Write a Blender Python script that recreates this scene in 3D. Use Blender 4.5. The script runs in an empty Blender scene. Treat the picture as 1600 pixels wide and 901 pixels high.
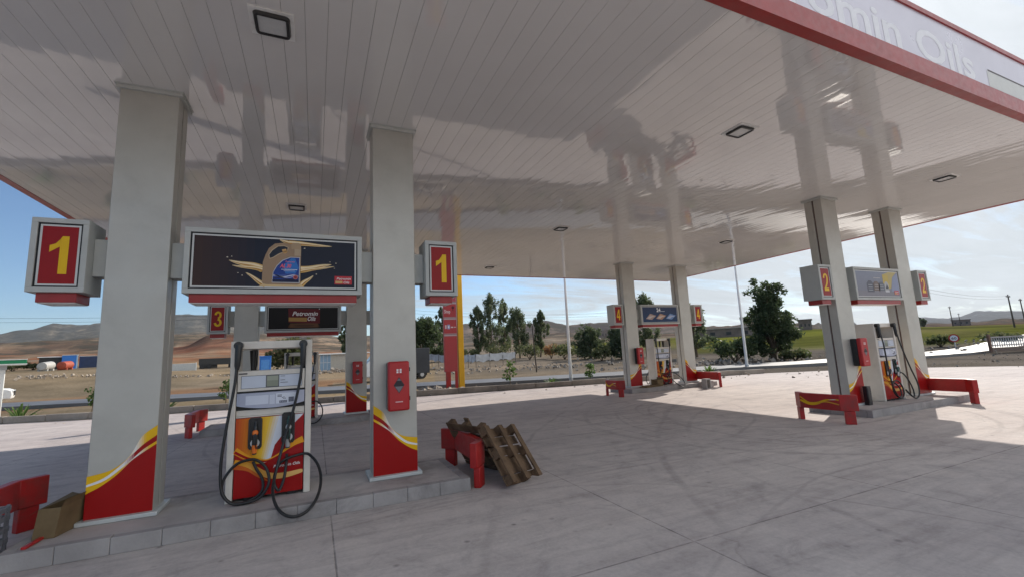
import bpy, math, random
from mathutils import Vector, Matrix
random.seed(7)
R = math.radians
scene = bpy.context.scene
COL = scene.collection

# ------------------------------------------------------------------ nodes / materials
def nodes_of(m):
    m.use_nodes = True
    nt = m.node_tree
    return nt, nt.nodes, nt.links

def N(nt, kind, **kw):
    n = nt.nodes.new(kind)
    for k, v in kw.items():
        if k == 'inp':
            for a, b in v.items():
                n.inputs[a].default_value = b
        else:
            setattr(n, k, v)
    return n

def math_node(nt, op, a, b=None, clamp=False):
    n = nt.nodes.new('ShaderNodeMath'); n.operation = op; n.use_clamp = clamp
    for i, s in enumerate((a, b)):
        if s is None: continue
        if isinstance(s, (int, float)): n.inputs[i].default_value = s
        else: nt.links.new(s, n.inputs[i])
    return n.outputs[0]

def mixc(nt, fac, a, b, mode='MIX'):
    n = nt.nodes.new('ShaderNodeMix'); n.data_type = 'RGBA'; n.blend_type = mode
    for sock, s in ((n.inputs['Factor'], fac), (n.inputs[6], a), (n.inputs[7], b)):
        if isinstance(s, (int, float)): sock.default_value = s
        elif isinstance(s, tuple): sock.default_value = (*s, 1) if len(s) == 3 else s
        else: nt.links.new(s, sock)
    return n.outputs[2]

def noise(nt, scale, detail=4, rough=.55, vec=None, dist=0.):
    n = nt.nodes.new('ShaderNodeTexNoise')
    n.inputs['Scale'].default_value = scale; n.inputs['Detail'].default_value = detail
    n.inputs['Roughness'].default_value = rough; n.inputs['Distortion'].default_value = dist
    if vec is not None: nt.links.new(vec, n.inputs['Vector'])
    return n.outputs['Fac']

def ramp(nt, fac, stops):
    n = nt.nodes.new('ShaderNodeValToRGB'); e = n.color_ramp.elements
    while len(e) < len(stops): e.new(.5)
    for k, (p, c) in enumerate(stops):
        e[k].position = p; e[k].color = (*c, 1) if not isinstance(c, (int, float)) else (c, c, c, 1)
    nt.links.new(fac, n.inputs[0])
    return n.outputs[0]

def mapping(nt, vec, scale=(1, 1, 1), rot=(0, 0, 0)):
    n = nt.nodes.new('ShaderNodeMapping'); n.inputs['Scale'].default_value = scale
    n.inputs['Rotation'].default_value = rot
    nt.links.new(vec, n.inputs['Vector'])
    return n.outputs[0]

def bump(nt, h, strength=.3, dist=.01):
    n = nt.nodes.new('ShaderNodeBump'); n.inputs['Strength'].default_value = strength
    n.inputs['Distance'].default_value = dist
    nt.links.new(h, n.inputs['Height'])
    return n.outputs[0]

def newmat(name):
    m = bpy.data.materials.new(name); nt, ns, ls = nodes_of(m)
    return m, nt, ns['Principled BSDF']

def mat(name, base, rough=.5, metal=0., var=.12, scale=6., bmp=0., bscale=60., spec=.5, stretch=(1, 1, 1), dirt=None):
    """painted / plain surface with mottled tone, uneven gloss, optional grain and dirt"""
    m, nt, p = newmat(name)
    tc = N(nt, 'ShaderNodeTexCoord').outputs['Object']
    v = mapping(nt, tc, stretch)
    n1 = noise(nt, scale, 6, .6, v)
    d = tuple(c * (1 - var) for c in base); l = tuple(min(1, c * (1 + var)) for c in base)
    col = ramp(nt, n1, [(.3, d), (.7, l)])
    if dirt:
        n2 = noise(nt, scale * .6, 8, .7, tc, .4)
        col = mixc(nt, math_node(nt, 'MULTIPLY', ramp(nt, n2, [(.5, 0.), (.72, 1.)]), dirt[1]), col, dirt[0])
    nt.links.new(col, p.inputs['Base Color'])
    rg = ramp(nt, noise(nt, scale * 2.3, 5, .6, v), [(.25, max(.02, rough - .07)), (.75, min(1., rough + .09))])
    nt.links.new(rg, p.inputs['Roughness'])
    p.inputs['Metallic'].default_value = metal
    p.inputs['Specular IOR Level'].default_value = spec
    if bmp:
        nt.links.new(bump(nt, noise(nt, bscale, 4, .6, v), bmp), p.inputs['Normal'])
    return m

def attr_mat(name, rough=.35, var=.1, spec=.5, scale=9., coat=0., trans=0.):
    """surface whose own printed / natural colours come from the mesh"""
    m, nt, p = newmat(name)
    a = N(nt, 'ShaderNodeAttribute', attribute_name='Col').outputs['Color']
    n1 = noise(nt, scale, 5, .6, N(nt, 'ShaderNodeTexCoord').outputs['Object'])
    f = ramp(nt, n1, [(.25, 1 - var), (.75, 1 + var * .3)])
    nt.links.new(mixc(nt, 1., a, f, 'MULTIPLY'), p.inputs['Base Color'])
    p.inputs['Roughness'].default_value = rough
    p.inputs['Specular IOR Level'].default_value = spec
    p.inputs['Coat Weight'].default_value = coat
    if trans:
        tr = N(nt, 'ShaderNodeBsdfTranslucent'); nt.links.new(a, tr.inputs[0])
        mx = N(nt, 'ShaderNodeMixShader'); mx.inputs[0].default_value = trans
        nt.links.new(p.outputs[0], mx.inputs[1]); nt.links.new(tr.outputs[0], mx.inputs[2])
        nt.links.new(mx.outputs[0], nt.nodes['Material Output'].inputs[0])
    return m

SILVER = mat('silver_cladding', (.48, .465, .42), .42, .30, .06, 2.2, .05, 260, dirt=((.36, .34, .30), .40))
FRAME = mat('satin_aluminium', (.46, .47, .445), .55, .0, .06, 5)
RECESS = mat('dark_recess', (.03, .03, .028), .6, 0, .1)
REDP = mat('red_gloss_paint', (.31, .012, .011), .36, 0, .12, 5, .04, 40, dirt=((.25, .05, .04), .5))
REDB = mat('red_bumper_paint', (.42, .014, .012), .42, 0, .18, 4, .10, 25, dirt=((.17, .045, .035), .85))
PUMPW = mat('cream_painted_steel', (.66, .61, .54), .38, 0, .06, 4, .02, 60, dirt=((.45, .40, .33), .4))
BLACKR = mat('black_rubber', (.012, .012, .013), .42, 0, .25, 12, .08, 70)
BLACKP = mat('black_plastic', (.014, .015, .017), .35, 0, .2, 8)
ORANGE = mat('orange_plastic', (.75, .17, .02), .4, 0, .1, 12)
GREENP = mat('dark_green_plastic', (.02, .07, .06), .4, 0, .1, 12)
STEEL = mat('galvanised_steel', (.55, .56, .57), .38, .75, .12, 3, .03, 40)
WHITEP = mat('white_paint', (.78, .78, .75), .4, 0, .05, 4, dirt=((.45, .42, .36), .5))
PRINT = attr_mat('printed_film', .3, .06, .22)
PRINTM = attr_mat('printed_film_matt', .5, .07, .2)
WOOD = mat('old_pallet_wood', (.135, .084, .05), .75, 0, .45, 5, .5, 24, .2, (1, 1, 1))
CARD = mat('brown_cardboard', (.17, .118, .062), .8, 0, .2, 5, .1, 40, .2)
LENS = mat('frosted_lens', (.55, .56, .55), .18, 0, .05, 20)
YELLOW = mat('yellow_gloss_paint', (.78, .42, .01), .35, 0, .08, 3)
TYRE = mat('tyre_rubber', (.02, .02, .02), .7, 0, .2)
GLASS = mat('dark_window_glass', (.05, .07, .09), .06, 0, .2, 2)
TRUNK = mat('tree_bark', (.13, .095, .065), .9, 0, .4, 8, .6, 20, .1)
LEAF = attr_mat('foliage', .55, .15, .3, 3., 0, .5)
CLOTH = mat('white_tarpaulin', (.40, .41, .43), .5, 0, .2, 1.5, .5, 3)
STONE = mat('loose_stone', (.33, .28, .23), .9, 0, .35, 2.5, .5, 6, .2)
NAVY = mat('navy_container_paint', (.012, .03, .09), .45, 0, .25, 2)
BLUE = mat('blue_cabin_paint', (.02, .16, .52), .4, 0, .12, 2)
DARKG = mat('charcoal_truck_paint', (.035, .037, .042), .5, 0, .3, 1.5)
ROOFM = mat('weathered_roof', (.12, .085, .07), .8, 0, .3, 1)
WALLM = mat('rough_brown_wall', (.20, .15, .12), .9, 0, .35, .6)
TANKW = mat('pale_tank_paint', (.40, .39, .36), .5, 0, .15, 2)
TANKR = mat('rust_red_tank_paint', (.33, .06, .028), .6, 0, .25, 2)
GREENB = mat('green_fascia_paint', (.01, .22, .09), .35, 0, .1, 3)
WOODPOLE = mat('dark_timber_pole', (.06, .045, .035), .85, 0, .3, 5)
KERBM = mat('kerb_concrete', (.27, .235, .20), .85, 0, .28, 1.2, .35, 35, .2, dirt=((.10, .085, .075), .8))
ISLM = mat('island_concrete', (.43, .39, .37), .85, 0, .18, 1.6, .2, 45, .25, dirt=((.17, .155, .15), .7))
KBLOCK = mat('grey_kerb_block', (.33, .305, .295), .85, 0, .20, 1.6, .35, 45, .25, dirt=((.11, .10, .10), .75))

def soffit_material():
    m, nt, p = newmat('gloss_white_soffit')
    tc = N(nt, 'ShaderNodeTexCoord').outputs['Object']
    n1 = noise(nt, .5, 5, .6, tc)
    nt.links.new(ramp(nt, n1, [(.3, (.66, .645, .62)), (.7, (.72, .705, .68))]), p.inputs['Base Color'])
    p.inputs['Roughness'].default_value = .035
    p.inputs['Specular IOR Level'].default_value = .8
    p.inputs['IOR'].default_value = 1.6
    h = noise(nt, 1.0, 2, .4, mapping(nt, tc, (4.5, 1.6, 1)))
    nt.links.new(bump(nt, h, .07, .02), p.inputs['Normal'])
    return m
SOFFIT = soffit_material()

def concrete_material():
    m, nt, p = newmat('forecourt_concrete')
    tc = N(nt, 'ShaderNodeTexCoord').outputs['Object']
    sx = N(nt, 'ShaderNodeSeparateXYZ'); nt.links.new(tc, sx.inputs[0])
    X, Y = sx.outputs[0], sx.outputs[1]
    big = noise(nt, .35, 8, .66, tc, .9)
    mid = noise(nt, 2.6, 10, .74, tc, .6)
    fine = noise(nt, 26., 6, .7, tc)
    sweep = noise(nt, 1.6, 9, .72, mapping(nt, tc, (.30, 3.0, 1), (0, 0, R(14))), .8)
    col = ramp(nt, big, [(.30, (.450, .398, .382)), (.52, (.520, .466, .442)), (.74, (.580, .524, .490))])
    col = mixc(nt, .6, col, ramp(nt, mid, [(.30, (.60, .58, .58)), (.47, (.95, .94, .93)), (.68, (1.16, 1.14, 1.10))]), 'MULTIPLY')
    col = mixc(nt, .50, col, ramp(nt, sweep, [(.30, (.62, .60, .60)), (.55, (1., 1., 1.)), (.8, (1.1, 1.08, 1.06))]), 'MULTIPLY')
    col = mixc(nt, .35, col, ramp(nt, fine, [(.25, .65), (.75, 1.2)]), 'MULTIPLY')
    # oil specks
    vo = N(nt, 'ShaderNodeTexVoronoi'); vo.inputs['Scale'].default_value = 1.5; nt.links.new(tc, vo.inputs['Vector'])
    sp = ramp(nt, vo.outputs['Distance'], [(.018, 1.), (.05, 0.)])
    sp = math_node(nt, 'MULTIPLY', sp, ramp(nt, noise(nt, .9, 3, .5, tc), [(.45, 0.), (.6, 1.)]))
    col = mixc(nt, math_node(nt, 'MULTIPLY', sp, .8), col, (.05, .045, .045))
    # drips near the pumps and a few hairline cracks
    v2 = N(nt, 'ShaderNodeTexVoronoi'); v2.inputs['Scale'].default_value = 4.2; nt.links.new(tc, v2.inputs['Vector'])
    s2 = math_node(nt, 'MULTIPLY', ramp(nt, v2.outputs['Distance'], [(.05, 1.), (.16, 0.)]), ramp(nt, noise(nt, .6, 4, .6, mapping(nt, tc, (1, 1, 1), (0, 0, 2.)), .5), [(.52, 0.), (.62, 1.)]))
    col = mixc(nt, math_node(nt, 'MULTIPLY', s2, .55), col, (.11, .10, .10))
    wv = N(nt, 'ShaderNodeVectorMath', operation='ADD'); nt.links.new(tc, wv.inputs[0])
    nz = N(nt, 'ShaderNodeTexNoise'); nz.inputs['Scale'].default_value = 1.3; nz.inputs['Detail'].default_value = 6; nt.links.new(tc, nz.inputs['Vector']); nt.links.new(nz.outputs['Color'], wv.inputs[1])
    v3 = N(nt, 'ShaderNodeTexVoronoi', feature='DISTANCE_TO_EDGE'); v3.inputs['Scale'].default_value = .30; nt.links.new(wv.outputs[0], v3.inputs['Vector'])
    ck = math_node(nt, 'MULTIPLY', ramp(nt, v3.outputs['Distance'], [(.0015, 1.), (.0045, 0.)]), ramp(nt, noise(nt, .3, 3, .5, tc), [(.50, 0.), (.58, 1.)]))
    col = mixc(nt, math_node(nt, 'MULTIPLY', ck, .22), col, (.10, .09, .088))
    # old oil patches
    pt = ramp(nt, noise(nt, .55, 7, .7, mapping(nt, tc, (1, 1, 1), (0, 0, 1.1)), 1.2), [(.58, 0.), (.72, 1.)])
    col = mixc(nt, math_node(nt, 'MULTIPLY', pt, .34), col, (.19, .165, .165))
    # tyre tracks: rings worn into the slab
    wob = math_node(nt, 'MULTIPLY', math_node(nt, 'SUBTRACT', noise(nt, .5, 2, .5, tc), .5), .30)
    tracks = None
    ringdef = [(9.5, 7.2, 4.15, .10), (9.6, 7.1, 3.55, .07), (10.2, 7.3, 3.85, .05), (10.0, 6.3, 3.2, .08), (11.2, 6.4, 4.4, .05),
               (9.9, 7.9, 2.75, .08), (3., -9.5, 14.7, .05), (5., 17.6, 9.2, .07), (5.2, 18.6, 9.35, .06), (-3., -22., 29., .09),
               (12.5, 1., 8.2, .08), (1.2, 1.1, 4.15, .03), (6.5, -4., 7.6, .04),
               (20., -6., 19., .09), (21., -5., 21.5, .07), (4.5, 12., 6.6, .06), (18, 4, 5.5, .08), (22, 2, 7.5, .1)]
    for cx, cy, r, w in ringdef:
        dx = math_node(nt, 'SUBTRACT', X, cx); dy = math_node(nt, 'SUBTRACT', Y, cy)
        d = math_node(nt, 'SQRT', math_node(nt, 'ADD', math_node(nt, 'MULTIPLY', dx, dx), math_node(nt, 'MULTIPLY', dy, dy)))
        d = math_node(nt, 'ABSOLUTE', math_node(nt, 'SUBTRACT', math_node(nt, 'ADD', d, wob), r))
        k = math_node(nt, 'MULTIPLY', math_node(nt, 'SUBTRACT', 1., math_node(nt, 'DIVIDE', d, w * .8), True), 1.6, True)
        tracks = k if tracks is None else math_node(nt, 'MAXIMUM', tracks, k)
    fade = ramp(nt, noise(nt, .45, 4, .6, mapping(nt, tc, (1, 1, 1), (0, 0, .6))), [(.36, .1), (.56, 1.)])
    brk = ramp(nt, noise(nt, 9., 4, .7, tc), [(.3, .3), (.6, 1.)])
    tr = math_node(nt, 'MULTIPLY', math_node(nt, 'MULTIPLY', tracks, fade), brk)
    col = mixc(nt, math_node(nt, 'MULTIPLY', tr, .28), col, (.12, .10, .10))
    # saw-cut joints
    def joint(c, off, per):
        a = math_node(nt, 'DIVIDE', math_node(nt, 'ADD', c, -off), per)
        a = math_node(nt, 'ABSOLUTE', math_node(nt, 'SUBTRACT', math_node(nt, 'FRACT', math_node(nt, 'ADD', a, 100.5)), .5))
        return math_node(nt, 'MULTIPLY', a, per)
    jd = math_node(nt, 'MINIMUM', joint(X, .18, 2.742), joint(Y, 3.02, 4.6))
    jd = math_node(nt, 'ADD', jd, math_node(nt, 'MULTIPLY', math_node(nt, 'SUBTRACT', noise(nt, 6, 4, .6, tc), .5), .012))
    jm = ramp(nt, math_node(nt, 'DIVIDE', jd, .03), [(.14, 1.), (.34, 0.)])
    col = mixc(nt, math_node(nt, 'MULTIPLY', jm, ramp(nt, mid, [(.35, .85), (.62, .2)])), col, (.10, .09, .09))
    nt.links.new(col, p.inputs['Base Color'])
    nt.links.new(ramp(nt, mid, [(.3, .72), (.7, .95)]), p.inputs['Roughness'])
    p.inputs['Specular IOR Level'].default_value = .08
    h = math_node(nt, 'ADD', math_node(nt, 'MULTIPLY', fine, .5), math_node(nt, 'ADD', math_node(nt, 'MULTIPLY', mid, 1.2), math_node(nt, 'MULTIPLY', jm, -1.5)))
    nt.links.new(bump(nt, h, .28, .012), p.inputs['Normal'])
    return m
CONCRETE = concrete_material()

def terrain_material():
    m, nt, p = newmat('dry_earth')
    a = N(nt, 'ShaderNodeAttribute', attribute_name='Col').outputs['Color']
    tc = N(nt, 'ShaderNodeTexCoord').outputs['Object']
    ge = N(nt, 'ShaderNodeNewGeometry').outputs['Position']
    n1 = noise(nt, .02, 10, .72, ge, .8)
    n2 = noise(nt, .35, 8, .7, ge, .3)
    n3 = noise(nt, 5., 6, .7, ge)
    n4 = noise(nt, .006, 8, .7, ge, .5)
    n5 = noise(nt, .035, 12, .74, ge, .3)
    far = N(nt, 'ShaderNodeVectorMath', operation='LENGTH'); nt.links.new(ge, far.inputs[0])
    far = math_node(nt, 'DIVIDE', math_node(nt, 'SUBTRACT', far.outputs['Value'], 260.), 300., True)
    patch = ramp(nt, noise(nt, .012, 6, .65, ge, 1.0), [(.40, .0), (.60, .16)])
    scrubm = math_node(nt, 'MULTIPLY', ramp(nt, math_node(nt, 'SUBTRACT', n5, patch), [(.40, 0.), (.45, 1.)]), math_node(nt, 'MULTIPLY', far, .80))
    c = mixc(nt, 1., a, (.70, .70, .70), 'MULTIPLY')
    c = mixc(nt, .75, c, ramp(nt, n1, [(.36, (.42, .45, .45)), (.5, (.95, .95, .95)), (.64, (1.45, 1.38, 1.30))]), 'MULTIPLY')
    c = mixc(nt, .6, c, ramp(nt, n4, [(.38, (.62, .64, .66)), (.62, (1.25, 1.2, 1.15))]), 'MULTIPLY')
    c = mixc(nt, .55, c, ramp(nt, n2, [(.3, (.58, .56, .54)), (.7, (1.18, 1.16, 1.14))]), 'MULTIPLY')
    c = mixc(nt, .5, c, ramp(nt, n3, [(.3, .6), (.7, 1.15)]), 'MULTIPLY')
    c = mixc(nt, scrubm, c, (.058, .054, .042))
    nt.links.new(c, p.inputs['Base Color'])
    p.inputs['Roughness'].default_value = 1.; p.inputs['Specular IOR Level'].default_value = 0.
    nt.links.new(bump(nt, math_node(nt, 'ADD', n2, math_node(nt, 'MULTIPLY', n3, .25)), .6, .25), p.inputs['Normal'])
    return m
EARTH = terrain_material()

def asphalt_material():
    m, nt, p = newmat('worn_asphalt')
    tc = N(nt, 'ShaderNodeTexCoord').outputs['Object']
    n1 = noise(nt, .3, 7, .65, tc, .4)
    col = ramp(nt, n1, [(.3, (.10, .10, .105)), (.7, (.16, .155, .15))])
    nt.links.new(col, p.inputs['Base Color'])
    p.inputs['Roughness'].default_value = .55; p.inputs['Specular IOR Level'].default_value = .4
    nt.links.new(bump(nt, noise(nt, 60, 4, .6, tc), .15, .005), p.inputs['Normal'])
    return m
ASPHALT = asphalt_material()

# ------------------------------------------------------------------ mesh building
ORG = {}
class MB:
    def __init__(s): s.v = []; s.f = []; s.c = []; s.col = None
    def poly(s, pts, col=None):
        k = len(s.v); s.v += [tuple(p) for p in pts]; s.f.append(tuple(range(k, k + len(pts)))); s.c.append(col or s.col)
    def box(s, x0, y0, z0, x1, y1, z1):
        s.hexa([(x0, y0, z0), (x1, y0, z0), (x1, y1, z0), (x0, y1, z0), (x0, y0, z1), (x1, y0, z1), (x1, y1, z1), (x0, y1, z1)])
        return s
    def hexa(s, P):
        k = len(s.v); s.v += [tuple(p) for p in P]
        for q in ((0, 3, 2, 1), (4, 5, 6, 7), (0, 1, 5, 4), (1, 2, 6, 5), (2, 3, 7, 6), (3, 0, 4, 7)):
            s.f.append(tuple(k + i for i in q)); s.c.append(s.col)
    def obox(s, o, ax, ay, az, hx, hy, hz):
        o, ax, ay, az = Vector(o), Vector(ax) * hx, Vector(ay) * hy, Vector(az) * hz
        s.hexa([o - ax - ay - az, o + ax - ay - az, o + ax + ay - az, o - ax + ay - az, o - ax - ay + az, o + ax - ay + az, o + ax + ay + az, o - ax + ay + az])
    def prism(s, pts, d):
        """closed polygon pts swept by vector d"""
        d = Vector(d); n = len(pts); k = len(s.v)
        s.v += [tuple(p) for p in pts] + [tuple(Vector(p) + d) for p in pts]
        s.f.append(tuple(range(k + n - 1, k - 1, -1))); s.f.append(tuple(range(k + n, k + 2 * n))); s.c += [s.col] * 2
        for i in range(n):
            j = (i + 1) % n; s.f.append((k + i, k + j, k + n + j, k + n + i)); s.c.append(s.col)
    def tube(s, path, r, n=8, cap=True, closed=False):
        P = [Vector(p) for p in path]; m = len(P); k = len(s.v)
        rr = r if isinstance(r, (list, tuple)) else [r] * m
        up = None
        for i in range(m):
            if closed: t = P[(i + 1) % m] - P[i - 1]
            else: t = P[min(i + 1, m - 1)] - P[max(i - 1, 0)]
            t.normalize()
            if up is None:
                up = t.orthogonal().normalized()
            up = (up - t * up.dot(t))
            up = up.normalized() if up.length > 1e-6 else t.orthogonal().normalized()
            b = t.cross(up)
            for j in range(n):
                a = 2 * math.pi * j / n
                s.v.append(tuple(P[i] + (up * math.cos(a) + b * math.sin(a)) * rr[i]))
        for i in range(m if closed else m - 1):
            i2 = (i + 1) % m
            for j in range(n):
                j2 = (j + 1) % n
                s.f.append((k + i * n + j, k + i * n + j2, k + i2 * n + j2, k + i2 * n + j)); s.c.append(s.col)
        if cap and not closed:
            s.f.append(tuple(k + j for j in range(n - 1, -1, -1))); s.f.append(tuple(k + (m - 1) * n + j for j in range(n))); s.c += [s.col] * 2
    def cyl(s, p0, p1, r, n=16): s.tube([p0, p1], r, n)
    def ball(s, c, r, n=10, sq=(1, 1, 1)):
        c = Vector(c); k = len(s.v); m = n // 2
        for i in range(m + 1):
            th = math.pi * i / m
            for j in range(n):
                a = 2 * math.pi * j / n
                s.v.append((c.x + r * sq[0] * math.sin(th) * math.cos(a), c.y + r * sq[1] * math.sin(th) * math.sin(a), c.z + r * sq[2] * math.cos(th)))
        for i in range(m):
            for j in range(n):
                j2 = (j + 1) % n
                s.f.append((k + i * n + j, k + (i + 1) * n + j, k + (i + 1) * n + j2, k + i * n + j2)); s.c.append(s.col)
    def build(s, name, material, parent=None, bevel=0., smooth=True, local=False, kind=None):
        me = bpy.data.meshes.new(name)
        o = Vector((0, 0, 0)) if (parent is None or local) else ORG.get(parent.name, Vector((0, 0, 0)))
        me.from_pydata([(x - o.x, y - o.y, z - o.z) for x, y, z in s.v], [], s.f)
        if any(c is not None for c in s.c):
            ca = me.color_attributes.new('Col', 'FLOAT_COLOR', 'CORNER')
            buf = []
            for f, c in zip(s.f, s.c):
                c = c or (.5, .5, .5)
                if isinstance(c, list): 
                    for q in c: buf += [*q, 1.]
                else: buf += [*c, 1.] * len(f)
            ca.data.foreach_set('color', buf)
        me.materials.append(material); me.validate(); me.update()
        if smooth:
            me.polygons.foreach_set('use_smooth', [True] * len(me.polygons))
            me.set_sharp_from_angle(angle=R(38))
        ob = bpy.data.objects.new(name, me); COL.objects.link(ob)
        if parent is not None:
            ob.parent = parent; ORG[ob.name] = o
        if bevel:
            b = ob.modifiers.new('edge', 'BEVEL'); b.width = bevel; b.segments = 2; b.limit_method = 'ANGLE'; b.angle_limit = R(40)
            b.harden_normals = False
        if kind: ob['kind'] = kind
        return ob

def tag(o, label, cat, group=None):
    o['label'] = label; o['category'] = cat
    if group: o['group'] = group
    return o

def thing(name, label, cat, loc=(0, 0, 0), group=None, rotz=0.):
    o = bpy.data.objects.new(name, None); COL.objects.link(o)
    o.location = loc; o.rotation_euler = (0, 0, rotz); o.empty_display_size = .2
    ORG[o.name] = Vector(loc)
    return tag(o, label, cat, group)

def copy_tree(o, parent=None):
    c = o.copy(); COL.objects.link(c); c.parent = parent
    for ch in list(o.children): copy_tree(ch, c)
    return c

def dup(o, loc, label, group=None):
    c = copy_tree(o); c.location = loc; c['label'] = label
    if group: c['group'] = group
    return c

def smooth_path(pts, sub=6):
    P = [Vector(p) for p in pts]; out = []
    for i in range(len(P) - 1):
        a, b, c, d = P[max(i - 1, 0)], P[i], P[i + 1], P[min(i + 2, len(P) - 1)]
        for k in range(sub):
            t = k / sub
            out.append(.5 * ((2 * b) + (c - a) * t + (2 * a - 5 * b + 4 * c - d) * t * t + (3 * b - a - 3 * c + d) * t ** 3))
    out.append(P[-1]); return out

# ---- flat prints: polygons in (u, v) on a plane, layered half a millimetre apart
class Print(MB):
    def __init__(s, o, u, v, n):
        super().__init__(); s.o, s.u, s.w, s.n = Vector(o), Vector(u), Vector(v), Vector(n)
    def P(s, u, v, l=0): return tuple(s.o + s.u * u + s.w * v + s.n * (.0008 * l))
    def fill(s, pts, col, l=0): s.poly([s.P(u, v, l) for u, v in pts], col)
    def rect(s, u0, v0, u1, v1, col, l=0): s.fill([(u0, v0), (u1, v0), (u1, v1), (u0, v1)], col, l)
    def strip(s, lo, hi, cols, l=0):
        """band between two sampled curves"""
        for i in range(len(lo) - 1):
            c = cols(i / (len(lo) - 1)) if callable(cols) else cols
            s.fill([lo[i], lo[i + 1], hi[i + 1], hi[i]], c, l)
    def stroke(s, pts, w, col, l=0):
        m = len(pts); L, H = [], []
        for i in range(m):
            a, b = pts[max(i - 1, 0)], pts[min(i + 1, m - 1)]
            dx, dy = b[0] - a[0], b[1] - a[1]; q = math.hypot(dx, dy) or 1
            ww = w(i / (m - 1)) if callable(w) else w
            L.append((pts[i][0] + dy / q * ww / 2, pts[i][1] - dx / q * ww / 2)); H.append((pts[i][0] - dy / q * ww / 2, pts[i][1] + dx / q * ww / 2))
        s.strip(L, H, col, l)
    def disc(s, u, v, r, col, l=0, n=20, ry=None):
        ry = ry or r
        s.fill([(u + r * math.cos(2 * math.pi * i / n), v + ry * math.sin(2 * math.pi * i / n)) for i in range(n)], col, l)
    def text(s, body, u, v, size, col, l=1, shear=0., bold=.0, width=None, align='LEFT', rot=0.):
        cu = bpy.data.curves.new('lettering', 'FONT'); cu.body = body; cu.size = size; cu.shear = shear; cu.offset = bold; cu.resolution_u = 3
        cu.align_x = align
        ob = bpy.data.objects.new('lettering', cu); COL.objects.link(ob)
        dg = bpy.context.evaluated_depsgraph_get(); me = bpy.data.meshes.new_from_object(ob.evaluated_get(dg))
        xs = [q.co.x for q in me.vertices] or [0, 1]
        k = 1.
        if width: k = width / (max(xs) - min(xs))
        x0 = min(xs) if width and align == 'LEFT' else 0
        base = len(s.v); ca, sa = math.cos(rot), math.sin(rot)
        for q in me.vertices:
            a, b = (q.co.x - x0) * k, q.co.y
            s.v.append(s.P(u + a * ca - b * sa, v + a * sa + b * ca, l))
        for f in me.polygons:
            s.f.append(tuple(base + i for i in f.vertices)); s.c.append(col)
        bpy.data.objects.remove(ob); bpy.data.curves.remove(cu); bpy.data.meshes.remove(me)

def curve(pts, n=24):
    """smooth sample of (u, v) points with u increasing"""
    P = smooth_path([(a, b, 0) for a, b in pts], 6)
    return [(p.x, p.y) for p in P]

RED = (.33, .008, .008); REDD = (.20, .006, .008); YEL = (.80, .46, .012); GOLD = (.78, .33, .02); WHT = (.82, .80, .78)
def lerp(a, b, t): return tuple(x + (y - x) * t for x, y in zip(a, b))

def resample(pts, us):
    out = []
    for u in us:
        for (a, b), (c, d) in zip(pts, pts[1:]):
            if a <= u <= c or (c == pts[-1][0] and u > c):
                t = (u - a) / (c - a); out.append((u, b + (d - b) * t)); break
        else: out.append((u, pts[0][1]))
    return out

def digit(pr, d, u0, v0, w, h, col, l):
    """bold sans numeral in the box u0..u0+w, v0..v0+h"""
    T = w * .30
    X = lambda a: u0 + a * w
    Yv = lambda b: v0 + b * h
    if d == 1:
        pr.fill([(X(.50), v0), (X(.92), v0), (X(.92), Yv(1)), (X(.60), Yv(1)), (X(.50), Yv(.92))], col, l)
        pr.fill([(X(.02), Yv(.57)), (X(.50), Yv(.72)), (X(.50), Yv(.92)), (X(.60), Yv(1)), (X(.52), Yv(.93)), (X(.30), Yv(.80)), (X(.02), Yv(.75))], col, l + 1)
    elif d == 4:
        pr.fill([(X(.56), v0), (X(.84), v0), (X(.84), Yv(1)), (X(.56), Yv(1))], col, l)
        pr.fill([(X(0), Yv(.22)), (X(1), Yv(.22)), (X(1), Yv(.38)), (X(0), Yv(.38))], col, l + 1)
        pr.fill([(X(0), Yv(.38)), (X(.26), Yv(.38)), (X(.70), Yv(1)), (X(.50), Yv(1))], col, l + 2)
    elif d == 2:
        pts = [(X(.14), Yv(.70))] + [(X(.5 + .36 * math.cos(a)), Yv(.72 + .20 * math.sin(a))) for a in [math.pi * (1 - i / 10 * 1.15) for i in range(1, 11)]]
        pts += [(X(.72), Yv(.46)), (X(.48), Yv(.29)), (X(.22), Yv(.14)), (X(.16), Yv(.02))]
        pr.stroke(pts, T * .95, col, l)
        pr.rect(X(.02), v0, X(.98), Yv(.17), col, l + 1)
    elif d == 3:
        up = [(X(.5 + .33 * math.cos(a)), Yv(.74 + .19 * math.sin(a))) for a in [R(175 - i * 22) for i in range(13)]]
        lo = [(X(.5 + .37 * math.cos(a)), Yv(.265 + .20 * math.sin(a))) for a in [R(95 - i * 22.5) for i in range(13)]]
        pr.stroke(up, T * 1.0, col, l); pr.stroke(lo, T * 1.06, col, l + 1)

# ------------------------------------------------------------------ layout (metres; camera over the origin)
H = 4.842; W = .55; D = .38; E_ = .15
XL, XR, YN, YF = -4.784, 16.42, 2.5, 17.03
SP = 2.742
ISL = {1: (-1.785, 5.949), 2: (10.824, 5.949), 3: (-1.66, 13.378), 4: (10.926, 13.378)}   # left column centre, front face

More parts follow.
